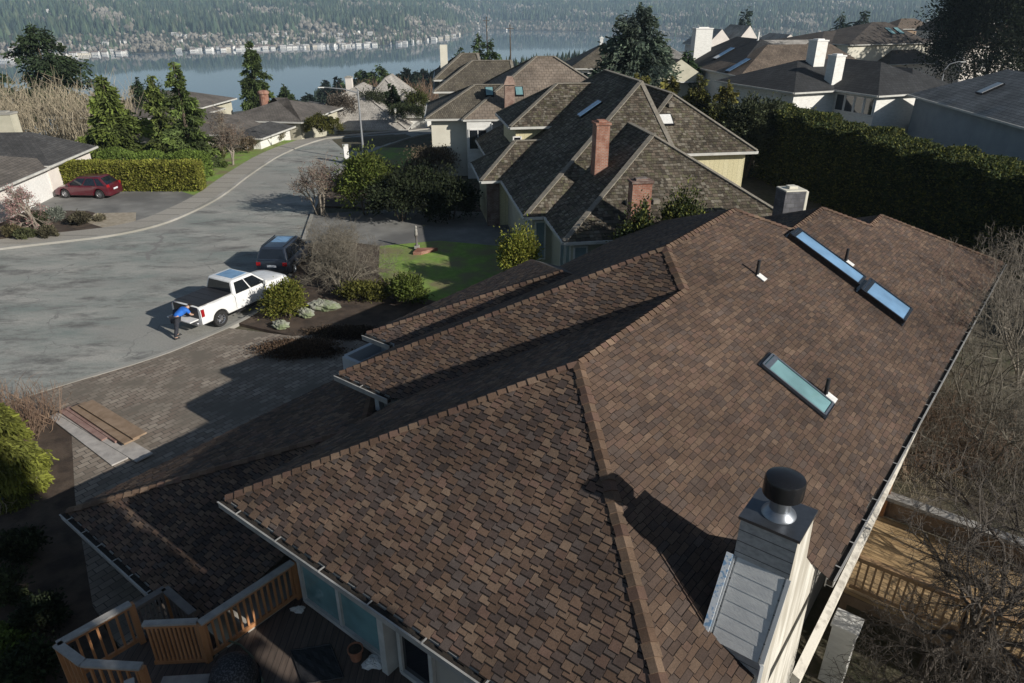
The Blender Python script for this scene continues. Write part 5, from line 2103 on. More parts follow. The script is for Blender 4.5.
# --- dark estate in front of it
h_s = rad(86)
fw = Vector((math.cos(h_s), math.sin(h_s), 0))
rear = at(274, 279, 0)
suv = empty("suv", rear + fw * 2.25 * .92, h_s)
suv.scale = (.92, .92, .92)
tag(suv, "dark blue-grey SUV parked nose to the kerb in front of the white pickup", "SUV")
sp = mat_paint("dark_blue_car_paint", (.018, .026, .042))
SW = [-1.38, 1.36]
tab = [(-2.30, .86, .80), (-2.26, 1.02, .88), (-2.1, 1.06, .92), (1.0, 1.04, .93), (1.2, 1.02, .92), (2.0, .92, .88), (2.28, .76, .8), (2.33, .5, .78)]
car_body(tab, .30, SW, .35, sp, suv)
cabin(suv, -2.2, 1.15, -1.85, .35, 1.02, 1.70, .89, .68, sp, M['glass_dark'], [(.02, .28), (.31, .62), (.65, .97)], rear_inset=.12, sunroof=(-.9, .1, .42))
for s in (-1, 1):
    blob(suv, "tail_lamp", [(-2.28, s * .86, .78), (-2.30, s * .62, .78), (-2.29, s * .62, .98), (-2.27, s * .86, .98)][::s], M['tail_red'], .03)
    mb = MB()
    mb.box((.72, s * 1.0, 1.1), (.12, .18, .13))
    mb.build("wing_mirror", sp, suv, bevel=.03)
    mb = MB()
    mb.beam((-1.8, s * .62, 1.74), (.2, s * .62, 1.74), .04, .04)
    mb.build("roof_rail", M['metal_dark'], suv)
    blob(suv, "headlamp", [(2.24, s * .5, .68), (2.18, s * .8, .68), (2.12, s * .8, .82), (2.2, s * .5, .82)][::s], M['lamp_clear'], .03)
    for x in SW:
        wheel(suv, x, s * .80, .35, .23, M['metal'])
blob(suv, "number_plate", [(-2.30, .26, .70), (-2.30, -.26, .70), (-2.30, -.26, .82), (-2.30, .26, .82)], M['plate'], .02)
mb = MB()
mb.box((-2.31, 0, .48), (.1, 1.6, .2))
mb.build("bumper", M['black'], suv, bevel=.03)

# --- red hatchback across the road
rc = (at(68, 198.5, .11) + at(101, 198.5, .11)) / 2
redcar = empty("hatchback", (rc.x, rc.y + .78, .108), rad(176))
tag(redcar, "dark red hatchback parked on the driveway in front of the clipped hedge", "car")
rp = mat_paint("red_car_paint", (.085, .006, .014))
RW = [-1.27, 1.27]
tab = [(-2.05, .62, .74), (-2.02, .9, .82), (-1.9, .96, .85), (.9, .92, .87), (1.1, .9, .86), (1.75, .76, .82), (2.02, .6, .74), (2.08, .45, .7)]
car_body(tab, .22, RW, .32, rp, redcar)
cabin(redcar, -1.98, 1.25, -1.35, .15, .90, 1.50, .83, .60, rp, M['glass_dark'], [(.02, .2), (.24, .56), (.59, .97)], rear_inset=.1)
for s in (-1, 1):
    blob(redcar, "tail_lamp", [(-1.97, s * .84, .80), (-2.03, s * .62, .80), (-2.0, s * .62, 1.0), (-1.95, s * .84, 1.0)][::s], M['tail_red'], .03)
    blob(redcar, "headlamp", [(1.95, s * .45, .60), (1.85, s * .76, .60), (1.72, s * .76, .74), (1.86, s * .45, .72)][::s], M['lamp_clear'], .03)
    mb = MB()
    mb.box((.75, s * .93, .98), (.12, .16, .12))
    mb.build("wing_mirror", rp, redcar, bevel=.03)
    for x in RW:
        wheel(redcar, x, s * .74, .32, .2, M['chrome'])
blob(redcar, "number_plate", [(-2.05, .24, .56), (-2.05, -.24, .56), (-2.05, -.24, .68), (-2.05, .24, .68)], M['plate'], .02)

# ------------------------------------------------------------------ person leaning into the truck bed
M['skin'] = mat_noise("skin", (.42, .26, .19), (.48, .31, .23), 6, .6, .05)
M['blue_shirt'] = mat_noise("blue_shirt", (.012, .11, .46), (.02, .15, .55), 8, .8, .3)
M['jeans'] = mat_noise("dark_trousers", (.015, .017, .025), (.03, .032, .042), 10, .85, .3)
M['hair'] = mat_plain("dark_hair", (.02, .014, .01), .6)


def skin_mesh(name, verts, edges, radii, mat, parent, root=0, sub=2):
    me = bpy.data.meshes.new(name)
    me.from_pydata(verts, edges, [])
    me.materials.append(mat)
    o = link(name, me, parent)
    md = o.modifiers.new("skin", 'SKIN')
    md.use_smooth_shade = True
    for v, r in zip(me.skin_vertices[0].data, radii):
        v.radius = (r, r) if isinstance(r, (int, float)) else r
        v.use_root = False
    me.skin_vertices[0].data[root].use_root = True
    s = o.modifiers.new("subsurf", 'SUBSURF')
    s.levels = s.render_levels = sub
    return o


# local frame: x forward (towards the truck), y left, z up; feet at the origin
pers_pos = truck_pos - Vector((math.cos(tr_h), math.sin(tr_h), 0)) * 3.22 + Vector((-math.sin(tr_h), math.cos(tr_h), 0)) * -.12
person = empty("person", (pers_pos.x, pers_pos.y, 0), tr_h + rad(-8))
person.scale = (.95, .95, .95)
tag(person, "person in a bright blue shirt and dark trousers bending into the pickup's open bed", "person")
V = [(0, 0, .90),                                   # 0 pelvis
     (.16, 0, 1.02), (.36, 0, 1.12), (.50, 0, 1.17), (.60, 0, 1.20), (.70, 0, 1.215), (.80, 0, 1.21),   # 1-6 spine, chest, neck, head
     (.0, .10, .86), (.05, .12, .48), (-.04, .13, .08), (.12, .14, .035),     # 7-10 left leg
     (.0, -.10, .86), (-.10, -.12, .47), (-.26, -.13, .09), (-.12, -.14, .035),  # 11-14 right leg
     (.50, .20, 1.15), (.60, .25, .93), (.78, .22, .86),                     # 15-17 left arm
     (.50, -.20, 1.15), (.60, -.26, .93), (.78, -.2, .86)]                   # 18-20 right arm
E_ = [(0, 1), (1, 2), (2, 3), (3, 4), (4, 5), (5, 6), (0, 7), (7, 8), (8, 9), (9, 10), (0, 11), (11, 12), (12, 13), (13, 14), (3, 15), (15, 16), (16, 17), (3, 18), (18, 19), (19, 20)]
Rr = [.15, (.15, .13), (.16, .13), (.15, .12), .06, .085, .095, .10, .07, .045, .04, .10, .07, .045, .04, .065, .05, .035, .065, .05, .035]
body = skin_mesh("body", V, E_, Rr, M['skin'], person)
# shirt over the trunk and upper arms, trousers over hips and legs
skin_mesh("shirt", [V[0], V[1], V[2], V[3], (.55, 0, 1.19), V[15], (.57, .235, 1.0), V[18], (.57, -.24, 1.0)], [(0, 1), (1, 2), (2, 3), (3, 4), (3, 5), (5, 6), (3, 7), (7, 8)],
          [.175, (.18, .155), (.195, .16), (.185, .15), .10, .092, .072, .092, .072], M['blue_shirt'], person)
skin_mesh("trousers", [(-.02, 0, .9)] + V[7:10] + V[11:14], [(0, 1), (1, 2), (2, 3), (0, 4), (4, 5), (5, 6)], [.175, .125, .092, .07, .125, .092, .07], M['jeans'], person)
mb = MB()
mb.lathe((.79, 0, 1.195), [(.02, -.02), (.085, 0), (.112, .05), (.098, .095), (.05, .125)], 16)
mb.build("hair", M['hair'], person, smooth=True)
for s in (-1, 1):
    mb = MB()
    mb.beam((.865, s * .035, 1.15), (.885, s * .035, 1.145), .02, .016)
    mb.build("eye", M['hair'], person)
    # hand: palm, four unequal curled fingers and a thumb from the side of the palm
    hv = [(.78, s * .21, .86), (.85, s * .205, .845)]
    he, hr = [(0, 1)], [.028, .032]
    for k, (dy, ln) in enumerate(((.030, .062), (.010, .072), (-.010, .068), (-.028, .052))):
        b0 = len(hv)
        hv += [(.88, s * (.205 + dy), .84), (.88 + ln * .6, s * (.205 + dy), .83), (.88 + ln * .9, s * (.205 + dy), .80)]
        he += [(1, b0), (b0, b0 + 1), (b0 + 1, b0 + 2)]
        hr += [.0095, .009, .008]
    b0 = len(hv)
    hv += [(.83, s * .165, .84), (.865, s * .155, .825)]
    he += [(0, b0), (b0, b0 + 1)]
    hr += [.011, .009]
    skin_mesh("hand", hv, he, hr, M['skin'], person, sub=1)
    ft = MB()
    fx, fy = (.06, .135) if s > 0 else (-.19, -.135)
    ft.hull8([(fx - .13, fy - .05, .0), (fx + .15, fy - .05, .0), (fx + .15, fy + .05, .0), (fx - .13, fy + .05, .0), (fx - .12, fy - .045, .1), (fx + .10, fy - .035, .07), (fx + .10, fy + .035, .07), (fx - .12, fy + .045, .1)])
    ft.build("shoe", M['black'], person, bevel=.02)

# things in the open bed
o = empty("tool_bag", truck_pos + Vector((-math.cos(tr_h), -math.sin(tr_h), 0)) * 2.98 * .9 + Vector((-math.sin(tr_h), math.cos(tr_h), 0)) * .42 + Vector((0, 0, .695)), tr_h)
tag(o, "dark tool bag standing on the lowered tailgate beside the person in blue", "bag")
mb = MB()
mb.hull8([(-.14, -.2, 0), (.14, -.2, 0), (.14, .2, 0), (-.14, .2, 0), (-.08, -.19, .24), (.08, -.19, .24), (.08, .19, .24), (-.08, .19, .24)])
mb.build("bag_body", mat_plain("navy_canvas", (.03, .04, .07), .85), o, bevel=.03)
mb = MB()
mb.tube([(0, -.1, .23), (0, -.08, .33), (0, .08, .33), (0, .1, .23)], .014, 6)
mb.build("handle", M['black'], o)

# ------------------------------------------------------------------ street furniture
M['pole'] = mat_plain("lamp_pole_grey", (.30, .31, .32), .5, .4)


def street_lamp(pos, h, arm, label, rz, grp, curved=False, tilt=.35):
    o = empty("street_lamp", pos, rz)
    tag(o, label, "street lamp", grp)
    mb = MB()
    mb.cyl((0, 0, 0), .11, .065, h, 12)
    mb.lathe((0, 0, 0), [(.2, 0), (.2, .12), (.13, .2)], 14)
    mb.build("pole", M['pole'], o, smooth=True)
    mb = MB()
    if curved:
        mb.tube([(0, 0, h - .1), (0, 0, h + .5), (arm * .25, 0, h + 1.1), (arm * .8, 0, h + 1.35), (arm, 0, h + 1.35)], [.07, .06, .055, .05, .045], 8)
        e = Vector((arm, 0, h + 1.33))
    else:
        mb.tube([(0, 0, h - .35), (arm * .4, 0, h - .05), (arm, 0, h + tilt)], [.055, .05, .04], 8)
        e = Vector((arm, 0, h + tilt - .02))
    mb.build("arm", M['pole'], o, smooth=True)
    mb = MB()
    mb.hull8([(e.x - .1, -.1, e.z - .08), (e.x + .75, -.14, e.z - .05), (e.x + .75, .14, e.z - .05), (e.x - .1, .1, e.z - .08), (e.x - .1, -.07, e.z + .06), (e.x + .7, -.09, e.z + .06), (e.x + .7, .09, e.z + .06), (e.x - .1, .07, e.z + .06)])
    for i_, v_ in enumerate(mb.v):
        mb.v[i_] = tuple(e + (Vector(v_) - e) * .65)
    mb.build("lamp_head", M['white'], o, bevel=.03)
    return o


lp = at(364, 160, .08)
street_lamp((lp.x, lp.y, .06), 6.0, 2.9, "tall grey street lamp with a long arm over the road beside the white cabinet", rad(178), "street lamps", False, .1)
l2 = at(938, 96, 3)
l2 = Vector((l2.x * 1.0, l2.y * 1.0, -2))
street_lamp(l2, 7.3, 1.5, "street lamp with a curved neck rising behind the black tiled roof", rad(-10), "street lamps", True)
ub = at(347, 162, .08)
o = empty("utility_cabinet", (ub.x, ub.y, .07), rad(20))
tag(o, "slim white utility cabinet on a dark base at the kerb by the street lamp", "cabinet")
mb = MB()
mb.box((0, 0, .85), (.42, .35, 1.2))
mb.box((0, 0, 1.48), (.48, .41, .06))
mb.build("cabinet", M['white'], o, bevel=.02)
mb = MB()
mb.box((0, 0, .13), (.6, .5, .26))
mb.build("base", M['metal_dark'], o)
mb = MB()
mb.box((-.213, 0, .85), (.012, .27, 1.0))
mb.build("door", M['white_siding'], o)
mp_ = at(394, 124, 0)
o = empty("mailbox", (mp_.x, mp_.y + 1.5, 0), rad(10))
tag(o, "small white mailbox on a post at the far bend of the road", "mailbox")
mb = MB()
mb.box((0, 0, .6), (.16, .16, 1.2))
mb.build("post", M['cream'], o)
mb = MB()
mb.box((0, 0, 1.35), (.3, .55, .3))
mb.build("box", M['white'], o, bevel=.05)

# fountain on the brick step by the lawn
fp = at(417, 249, .09)
o = empty("garden_ornament", (fp.x, fp.y, .08))
o.scale = (.62, .62, .62)
tag(o, "small pale stone figure on a slim pedestal beside the red brick edging of the lawn", "statue")
mb = MB()
mb.box((0, 0, .18), (.46, .46, .36))
mb.build("plinth", M['concrete'], o, bevel=.03)
mb = MB()
mb.lathe((0, 0, .36), [(.2, 0), (.13, .06), (.09, .2), (.08, .7), (.12, .85), (.2, .95), (.19, 1.0)], 18)
mb.build("pedestal", M['dark_wood'], o, smooth=True)
mb = MB()
mb.lathe((0, 0, 1.36), [(.12, 0), (.15, .12), (.12, .3), (.14, .45), (.07, .55), (.06, .6), (.10, .68), (.10, .78), (.04, .86)], 16)
mb.build("figure", M['concrete'], o, smooth=True)
bp = at(424, 252, .09)
mb = MB()
mb.prism([(bp.x - .55, bp.y - .5), (bp.x - .1, bp.y - .5), (bp.x + .75, bp.y + .25), (bp.x - .4, bp.y + .25)], .0, .26)
tag(mb.build("brick_edging", M['brick_red'], bevel=.01), "low red brick edging at the corner of the lawn under the stone figure", "edging")
# pale rocks by the bush
def rock(pos, s, label, seed, mat, grp=None):
    rng = np.random.default_rng(seed)
    n1_, n2_ = 14, 22
    V_, F_ = [], []
    for i in range(n1_ + 1):
        for j in range(n2_):
            t_, p_ = math.pi * i / n1_, 2 * math.pi * j / n2_
            r_ = 1 + .2 * math.sin(2 * p_ + seed) + .13 * math.sin(5 * p_ + 3 * t_ + seed) + .10 * math.sin(7 * t_ - 4 * p_) + .045 * rng.normal() * (0 < i < n1_)
            V_.append((s[0] * math.sin(t_) * math.cos(p_) * r_, s[1] * math.sin(t_) * math.sin(p_) * r_, s[2] * (math.cos(t_) + .6) * (1 + .1 * rng.normal())))
    for i in range(n1_):
        for j in range(n2_):
            k = (j + 1) % n2_
            F_.append((i * n2_ + j, (i + 1) * n2_ + j, (i + 1) * n2_ + k, i * n2_ + k))
    o = np_mesh("rock", V_, F_, mat, smooth=False)
    o.location = pos
    return tag(o, label, "rock", grp)


M['rock'] = mat_noise("lichen_rock", (.20, .2, .17), (.36, .36, .31), 3, .9, .6, (.16, .19, .1), 1.5)
for k, (x, y, s, lb) in enumerate(((324, 309, (.62, .38, .26), "large pale lichen-covered boulder beside the bright green bush at the bed's edge"),
                                   (306, 316, (.35, .3, .22), "small pale boulder left of the large lichen-covered boulder"),
                                   (281, 327, (.4, .28, .18), "flat grey stone at the foot of the bright green bush by the kerb"))):
    rock(at(x, y, .1), s, lb, k + 2, M['rock'], "boulders in the bed")
# white plastered pillar below the right eave and the rear deck
pc = at(838, 655, .6)
mb = MB()
mb.box((pc.x, pc.y, 0.45), (.45, .45, 2.1), rz=rad(52.5))
mb.box((pc.x, pc.y, 1.53), (.52, .52, .08), rz=rad(52.5))
tag(mb.build("plastered_pillar", M['white_siding'], bevel=.015), "flaking white pillar standing below the rear deck's railing", "pillar")
M['deck_gold'] = mat_boards("golden_deck_boards", (.42, .28, .14), (.52, .37, .20), (.06, .035, .018), .145, 0, .6)
rdeck = empty("rear_deck", uv3(15, 0, 0), rad(52.5))
tag(rdeck, "golden-brown timber deck with a slatted railing along the right side of the house", "deck")
# local frame: x = u - 15, y = -v
fm = MB()
fm.box((-.05, -2.9, 1.22), (3.1, 8.2, .09))
fm.build("floor", M['deck_gold'], rdeck)
fm = MB()
for y in (1.1, -1.4, -3.9, -6.8):
    fm.box((-1.55, y, .1), (.14, .14, 2.1))
    fm.box((1.4, y, .1), (.14, .14, 2.1))
fm.box((-1.58, -2.9, 1.03), (.05, 8.2, .26))
fm.build("frame", M['plank_brown'], rdeck)
M['gold_rail'] = mat_noise("golden_rail", (.30, .18, .09), (.40, .26, .14), 4, .7, .2)
fm = MB()
fm.beam((-1.52, 1.1, 2.2), (-1.52, -3.9, 2.2), .14, .04)
fm.build("rail_cap", M['gold_rail'], rdeck)
fm = MB()
fm.beam((-1.52, 1.1, 1.36), (-1.52, -3.9, 1.36), .04, .08)
fm.build("bottom_rail", M['gold_rail'], rdeck)
fm = MB()
fm.beam((-1.52, 1.1, 2.12), (-1.52, -3.9, 2.12), .04, .08)
fm.build("rail", M['gold_rail'], rdeck)
for k in range(33):
    y = 1.0 - k * .15
    fm = MB()
    fm.box((-1.52, y, 1.74), (.04, .04, .72))
    fm.build("baluster", M['gold_rail'], rdeck)
fm = MB()
fm.beam((1.5, 1.1, 1.9), (1.5, -3.9, 1.9), .3, .1)
fm.build("bench_seat", M['old_wood'], rdeck)
fm = MB()
fm.beam((1.66, 1.1, 1.55), (1.66, -3.9, 1.55), .04, .7)
fm.build("bench_back", M['plank_brown'], rdeck)
fm = MB()
fm.box((1.55, 1.1, 2.0), (.12, .12, 1.7))
fm.build("post", M['cedar'], rdeck)
# grey stone chimney top beyond our roof
cpx = at(787, 214, 4.2)
o = empty("barbecue_chimney", (cpx.x, cpx.y, 0), rad(9))
tag(o, "square grey stone chimney with a pale sunlit right side, beyond the roof's dip", "chimney")
mb = MB()
mb.box((0, 0, 2.65), (.95, .85, 5.3))
mb.build("stack", mat_brick("grey_stone_block", (.09, .09, .1), (.14, .14, .15), (.07, .07, .07), .4, .2), o)
mb = MB()
mb.box((.02, 0, 5.33), (1.0, .9, .06))
mb.box((.54, 0, 4.8), (.13, .86, 1.0))  # pale panel colours in the sunlit right side
mb.box((0, 0, 5.42), (.4, .35, .12))
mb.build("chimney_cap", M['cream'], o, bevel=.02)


# ------------------------------------------------------------------ trees and plants
def gz(x, y):
    return float(height(x, y))


def gp(px, py, z=0.0):
    p = at(px, py, z)
    return Vector((p.x, p.y, z))


G1 = "conifers across the road"
conifer("conifer", (-33.6, 61, 0), 7.1, 3.1, "broad bright green conifer, largest of the group behind the clipped hedge", 1, (.10, .13, .032), 7000, .04, .3, .8, (.5, .17), G1)
conifer("conifer", (-26.6, 59, 0), 8.5, 2.0, "dense green conifer at the end of the clipped hedge by the pavement", 2, (.08, .11, .034), 6000, .05, .3, .7, (.42, .15), G1)
conifer("conifer", (-32.4, 67, 0), 6.8, 1.5, "slim conifer standing between the broad bright conifer and the hedge-end conifer", 3, (.095, .12, .034), 4200, .06, .25, .8, (.42, .15), G1)
conifer("conifer", (-40.5, 80, -.4), 5.6, 2.0, "small bluish conifer tip behind the slim conifer", 5, (.04, .062, .038), 3600, .06, .3, .9, (.5, .16), G1)
conifer("conifer", (-36.0, 104, -3.5), 11.2, 2.3, "tall conifer standing alone against the lake left of the pale-roofed house", 6, (.06, .085, .03), 5600, .1, .35, .7, (.6, .2), G1)
conifer("pine_tree", (-57.5, 92, -2), 12.0, 4.6, "ragged dark pine with layered boughs against the lake at the left edge", 7, (.035, .055, .027), 6500, .2, .12, .5, (.6, .24), None, ragged=.4)
conifer("pine_tree", (-63, 90, -2), 8.0, 3.4, "lower dark pine bough mass cut by the left edge beside the ragged pine", 8, (.035, .055, .027), 4200, .1, .15, .55, (.6, .24), None, ragged=.4)
conifer("spruce_tree", (12.0, 74, 0), 12.0, 5.0, "large blue-green spruce rising behind the yellow house's ridge", 9, (.075, .10, .085), 15000, .03, .18, .42, (.55, .2), None, ragged=.2)
conifer("conifer", (-14.7, 90, -1.6), 5.2, 1.9, "dark cone-shaped evergreen in front of the pale-roofed house", 10, (.022, .036, .018), 4200, .0, .1, .6, (.35, .16), None, ragged=.12)
conifer("conifer", (-41.5, 135, -6.5), 5.6, 1.9, "small conifer tip left of the pale-roofed house's chimney", 11, (.04, .06, .024), 2400, .06, .3, .85, (.6, .2), None)
bush("evergreen_tree", (75, 118, -3), 8.6, 8.6, 13.5, "huge dark evergreen at the top right, wider than the house behind it", 12, (.02, .027, .013), 45000, .34, 420, None, "tree", .11, True, .2, None, .5, 10.5, .25)
bush("evergreen_tree", (99, 122, -3), 7, 7, 12, "dark evergreen cut by the top right corner", 13, (.018, .024, .012), 7000, .6, 110, None, "tree", .15, True, .2, None, .7, 11, .2)
conifer("conifer", (104, 172, -6), 16, 6, "dark conifer top left of the huge evergreen", 14, (.02, .028, .02), 3000, .1, .2, .7, (1.0, .4), None)
for k, (px, py, hh_, z) in enumerate(((466, 42, 10, 3), (477, 35, 12, 3), (487, 45, 9, 3))):
    conifer("conifer", ((-8.3, -5.2, -3.2)[k], 120, -5), (11.0, 13.0, 12.0)[k], 2.9, ["left", "middle, tallest", "right"][k] + " conifer of the three behind the tiled house's roof", 20 + k, (.045, .07, .028), 3200, .1, .2, .6, (.6, .22), "conifers behind the tiled house")
for k, (x, y, hh_) in enumerate(((-0.3, 108, 10.3), (-4.0, 120, 11))):
    mbt = MB()
    mbt.tube([(0, 0, -3), (.1, 0, 6), (0, 0, hh_)], [.13, .1, .06], 7)
    o = empty("utility_pole", (x, y, -.5))
    tag(o, ["thin dark pole against the lake right of the three conifers", "second thin dark pole against the lake, the more distant one"][k], "pole", "poles by the lake view")
    mbt.build("pole", M['bark'], o)
    mbt = MB()
    mbt.box((0, 0, hh_ - .6), (1.1, .08, .08))
    mbt.build("crossarm", M['bark'], o)
conifer("conifer", (21.0, 90, -1.5), 8.6, 4.0, "green conifer between the grey gable roof and the white house", 15, (.03, .055, .02), 3600, .05, .2, .7, (.6, .22), None)
conifer("conifer", (100, 330, -30), 40, 10, "far conifer tip above the white house's dark roof", 16, (.025, .04, .025), 1500, .1, .2, .8, (2.2, .9), None)
conifer("conifer", (128, 300, -25), 34, 10, "far conifer behind the white box chimneys, left one", 17, (.025, .04, .025), 1500, .1, .2, .8, (2.2, .9), None)
conifer("conifer", (135, 296, -25), 34, 9, "far conifer behind the white box chimneys, right one", 18, (.025, .04, .025), 1500, .1, .2, .8, (2.2, .9), None)

# clipped hedges
clipped_hedge("clipped_hedge", [(-34.0, 51.9), (-23.0, 51.9)], 1.1, 2.05, "long square-clipped yellow-green hedge behind the red car", 31, (.18, .19, .03), 15000, .13, None, .02, .01, (.2, .19, .04))
clipped_hedge("clipped_hedge", [(-32, 56.2), (-24.2, 55.4)], 2.4, 1.9, "bright green mounded hedge behind the square-clipped hedge", 32, (.11, .16, .03), 7000, .14, None, .2, .08)
# tall cedar hedge along our right boundary
clipped_hedge("cedar_hedge", [(20.8, 58.0), (22.2, 51.5), (24.4, 43), (26.4, 36), (29.5, 27), (33, 18)], 3.2, [5.2, 5.1, 4.9, 4.9, 5.1, 5.3], "long tall dark cedar hedge with a sunlit ragged top beyond the house", 33, (.042, .058, .02), 110000, .13, None, .12, .035, (.14, .145, .035))
bush("round_tree", (18.7, 56.5, 0), 2.1, 2.1, 2.4, "round dark evergreen tree standing at the far end of the tall hedge", 34, (.055, .065, .032), 10000, .2, 120, None, "tree", .14, True, .2, None, .75, 3.1, .1)
GE = "evergreens beyond the yellow house"
for k, (x, y, rx, hh_, c_, lb) in enumerate((
        (11.0, 64, 2.2, 7.0, (.10, .095, .026), "olive evergreen nearest the spruce, in the row beyond the yellow house"),
        (13.4, 63, 2.0, 6.9, (.125, .115, .032), "yellowish evergreen second from the spruce in the row"),
        (15.6, 62.0, 1.8, 7.2, (.09, .09, .028), "taller olive evergreen in the middle of the row beyond the yellow house"),
        (17.6, 60.5, 1.6, 6.7, (.13, .12, .034), "yellow-green evergreen left of the round dark tree"),
        (16.0, 57.5, 2.4, 5.4, (.06, .065, .022), "dark evergreen in front of the row, above the yellow gable wall"))):
    conifer("evergreen_shrub", (x, y, 0), hh_, rx, lb, 40 + k, c_, 5200, .0, .05, .45, (.35, .16), GE, "shrub", ragged=.15)

# shrubs at the yellow house
bush("yew_bush", (.3, 31.3, 0), .8, .75, 1.35, "bright yellow-green rounded yew by the garden windows of the yellow house", 50, (.17, .19, .03), 3600, .1, 60, None, "bush", .16, True, .8, (.25, .24, .04), .5, 1.75)
bush("laurel_bush", (5.3, 28.7, 0), .85, .7, 2.5, "dark laurel left of the lower brick chimney, its top sunlit", 51, (.03, .045, .016), 6000, .12, 90, "laurels at the lower chimney", "bush", .13, True, .3, (.12, .13, .03), .35)
bush("laurel_bush", (7.2, 28.7, 0), 1.15, .75, 2.7, "broad laurel right of the lower brick chimney", 52, (.04, .055, .018), 7000, .12, 100, "laurels at the lower chimney", "bush", .13, True, .3, (.13, .14, .03), .35)
for kx in range(2):
    pass
# front garden
bush("bright_bush", gp(288, 317), .72, .65, .72, "bright yellow-green bush at the kerb beside the pickup's bonnet", 53, (.13, .145, .025), 6000, .10, 60, None, "bush", .2, True, .6, (.17, .16, .03))
bush("bright_bush", gp(409, 303), .75, .6, .6, "light green low bush on the near edge of the lawn", 54, (.08, .105, .02), 2400, .12, 40, None, "bush", .22, True, .5)
bush("groundcover", gp(368, 301), 1.2, .6, .45, "low mossy yellow-green mound under the spreading bare shrub", 55, (.10, .10, .022), 2200, .1, 40, None, "shrub", .22, False, .8)
bush("camellia_bush", gp(366, 216), 1.5, 1.3, 1.9, "sunlit bright green camellia between the bare tree and the dark shrubs", 56, (.09, .12, .022), 4200, .17, 60, None, "bush", .2, True, .3, (.12, .14, .03), .55)
GD = "dark shrubs by the shaded driveway"
for k, (px, py, rx, rz_, lb) in enumerate(((402, 222, 1.7, 1.4, "dark shrub next to the sunlit camellia"), (428, 218, 1.9, 1.5, "dark shrub in the middle of the shaded driveway planting"), (452, 220, 1.5, 1.2, "dark shrub nearest the yellow house's garage"), (380, 188, 1.3, .9, "dark low shrub behind the sunlit camellia"))):
    bush("dark_shrub", gp(px, py), rx, rx, rz_, lb, 60 + k, (.022, .03, .012), 3600, .16, 60, GD, "bush", .16, True, .2)
bush("brown_bush", gp(433, 178), 1.9, 1.6, 1.15, "rounded brown-leaved bush on the verge before the tiled house", 65, (.11, .085, .055), 4200, .11, 70, None, "bush", .15, True, .4, None, .65)
bush("heather_bed", gp(300, 352), 1.6, .8, .13, "low rusty-brown heather at the corner of the paved driveway", 66, (.085, .055, .035), 4200, .07, 120, None, "shrub", .2, False, .9)
bush("heather_bed", gp(345, 336), 1.5, .6, .12, "dark heather patch beside the far corner wing of the house", 68, (.06, .042, .028), 2800, .07, 90, None, "shrub", .2, False, .9)
# bare shrubs and trees of the front garden
bare_tree("bare_shrub", gp(344, 294), 3.5, "wide spreading grey bare shrub on the bank beside the parked cars", 70, 'twig', 7, .6, .05, 9, .3, (2, 3), None, "shrub", -.02, .78)
bare_tree("bare_shrub", gp(333, 270), 2.9, "second grey bare shrub, behind the spreading one by the dark SUV", 71, 'twig', 7, .58, .045, 7, .3, (2, 3), None, "shrub", -.02, .78)
bare_tree("bare_tree", gp(321, 216), 3.6, "small bare tree with pale multiple trunks and reddish twigs by the road", 72, 'twig_grey', 6, .42, .08, 5, .42, (2, 4), None, "tree", .06, .66, buds=(.16, .10, .08), budn=2200)
bare_tree("bare_tree", gp(37, 229), 3.6, "pale bare tree with a haze of pinkish twigs before the white house", 73, 'twig_grey', 6, .5, .12, 1, .3, (3, 4), None, "tree", .08, .74, buds=(.34, .2, .19), budn=2400)
bare_tree("bare_tree", gp(0, 208), 4.0, "bare tree with a cloud of red twigs at the left edge by the white house", 74, 'twig', 6, .5, .1, 1, .3, (3, 4), None, "tree", .08, .74, buds=(.34, .13, .13), budn=3000)
bare_tree("bare_tree", gp(233, 166), 4.4, "bare round-headed tree with a pale trunk on the verge by the pavement", 75, 'twig_grey', 6, .45, .11, 1, .32, (3, 4), None, "tree", .08, .74, buds=(.17, .12, .09), budn=3000)
bare_tree("bare_tree", gp(150, 160, 0) + Vector((1, 5, 0)), 3.4, "grey bare shrub-like tree between the conifers behind the hedge", 76, 'twig_grey', 6, .5, .1, 3, .32, (3, 4), None, "tree", .06, .72)
GB = "small round shrubs in the beds across the road"
spots = [(14, 238, .7, (.07, .06, .03), "brown mound shrub at the left edge of the bed before the white house"),
         (27, 240, .6, (.05, .055, .025), "dark green mound shrub under the pink-twigged tree"),
         (50, 238, .65, (.055, .05, .03), "brownish mound shrub right of the pink-twigged tree's trunk"),
         (55, 222, .8, (.10, .11, .09), "silvery-grey shrub behind the pink-twigged tree's bed"),
         (80, 226, .75, (.045, .04, .025), "dark brown mound shrub near the gravel strip"),
         (40, 226, .8, (.035, .04, .02), "dark shrub behind the trunk of the pink-twigged tree"),
         (100, 222, .4, (.10, .09, .06), "small pale tuft beside the driveway's gravel edge"),
         (215, 160, .9, (.08, .09, .02), "yellow-green shrub beside the round-headed bare tree"),
         (248, 153, 1.0, (.09, .07, .045), "russet shrub beyond the round-headed bare tree"),
         (262, 146, 1.0, (.07, .075, .03), "olive shrub on the verge before the low house"),
         (275, 142, .9, (.13, .115, .08), "pale dry shrub on the verge before the low house"),
         (198, 168, .9, (.07, .10, .02), "bright green shrub beside the hedge-end conifer")]
for k, (px, py, r_, c_, lb) in enumerate(spots):
    bush("round_shrub", gp(px, py), r_ * (.66 if px < 120 else 1), r_ * (.66 if px < 120 else 1), r_ * (.5 if px < 120 else .7), lb, 80 + k, tuple(1.5 * x for x in c_), 1500, .11, 40, GB, "bush", .18, False, .4)
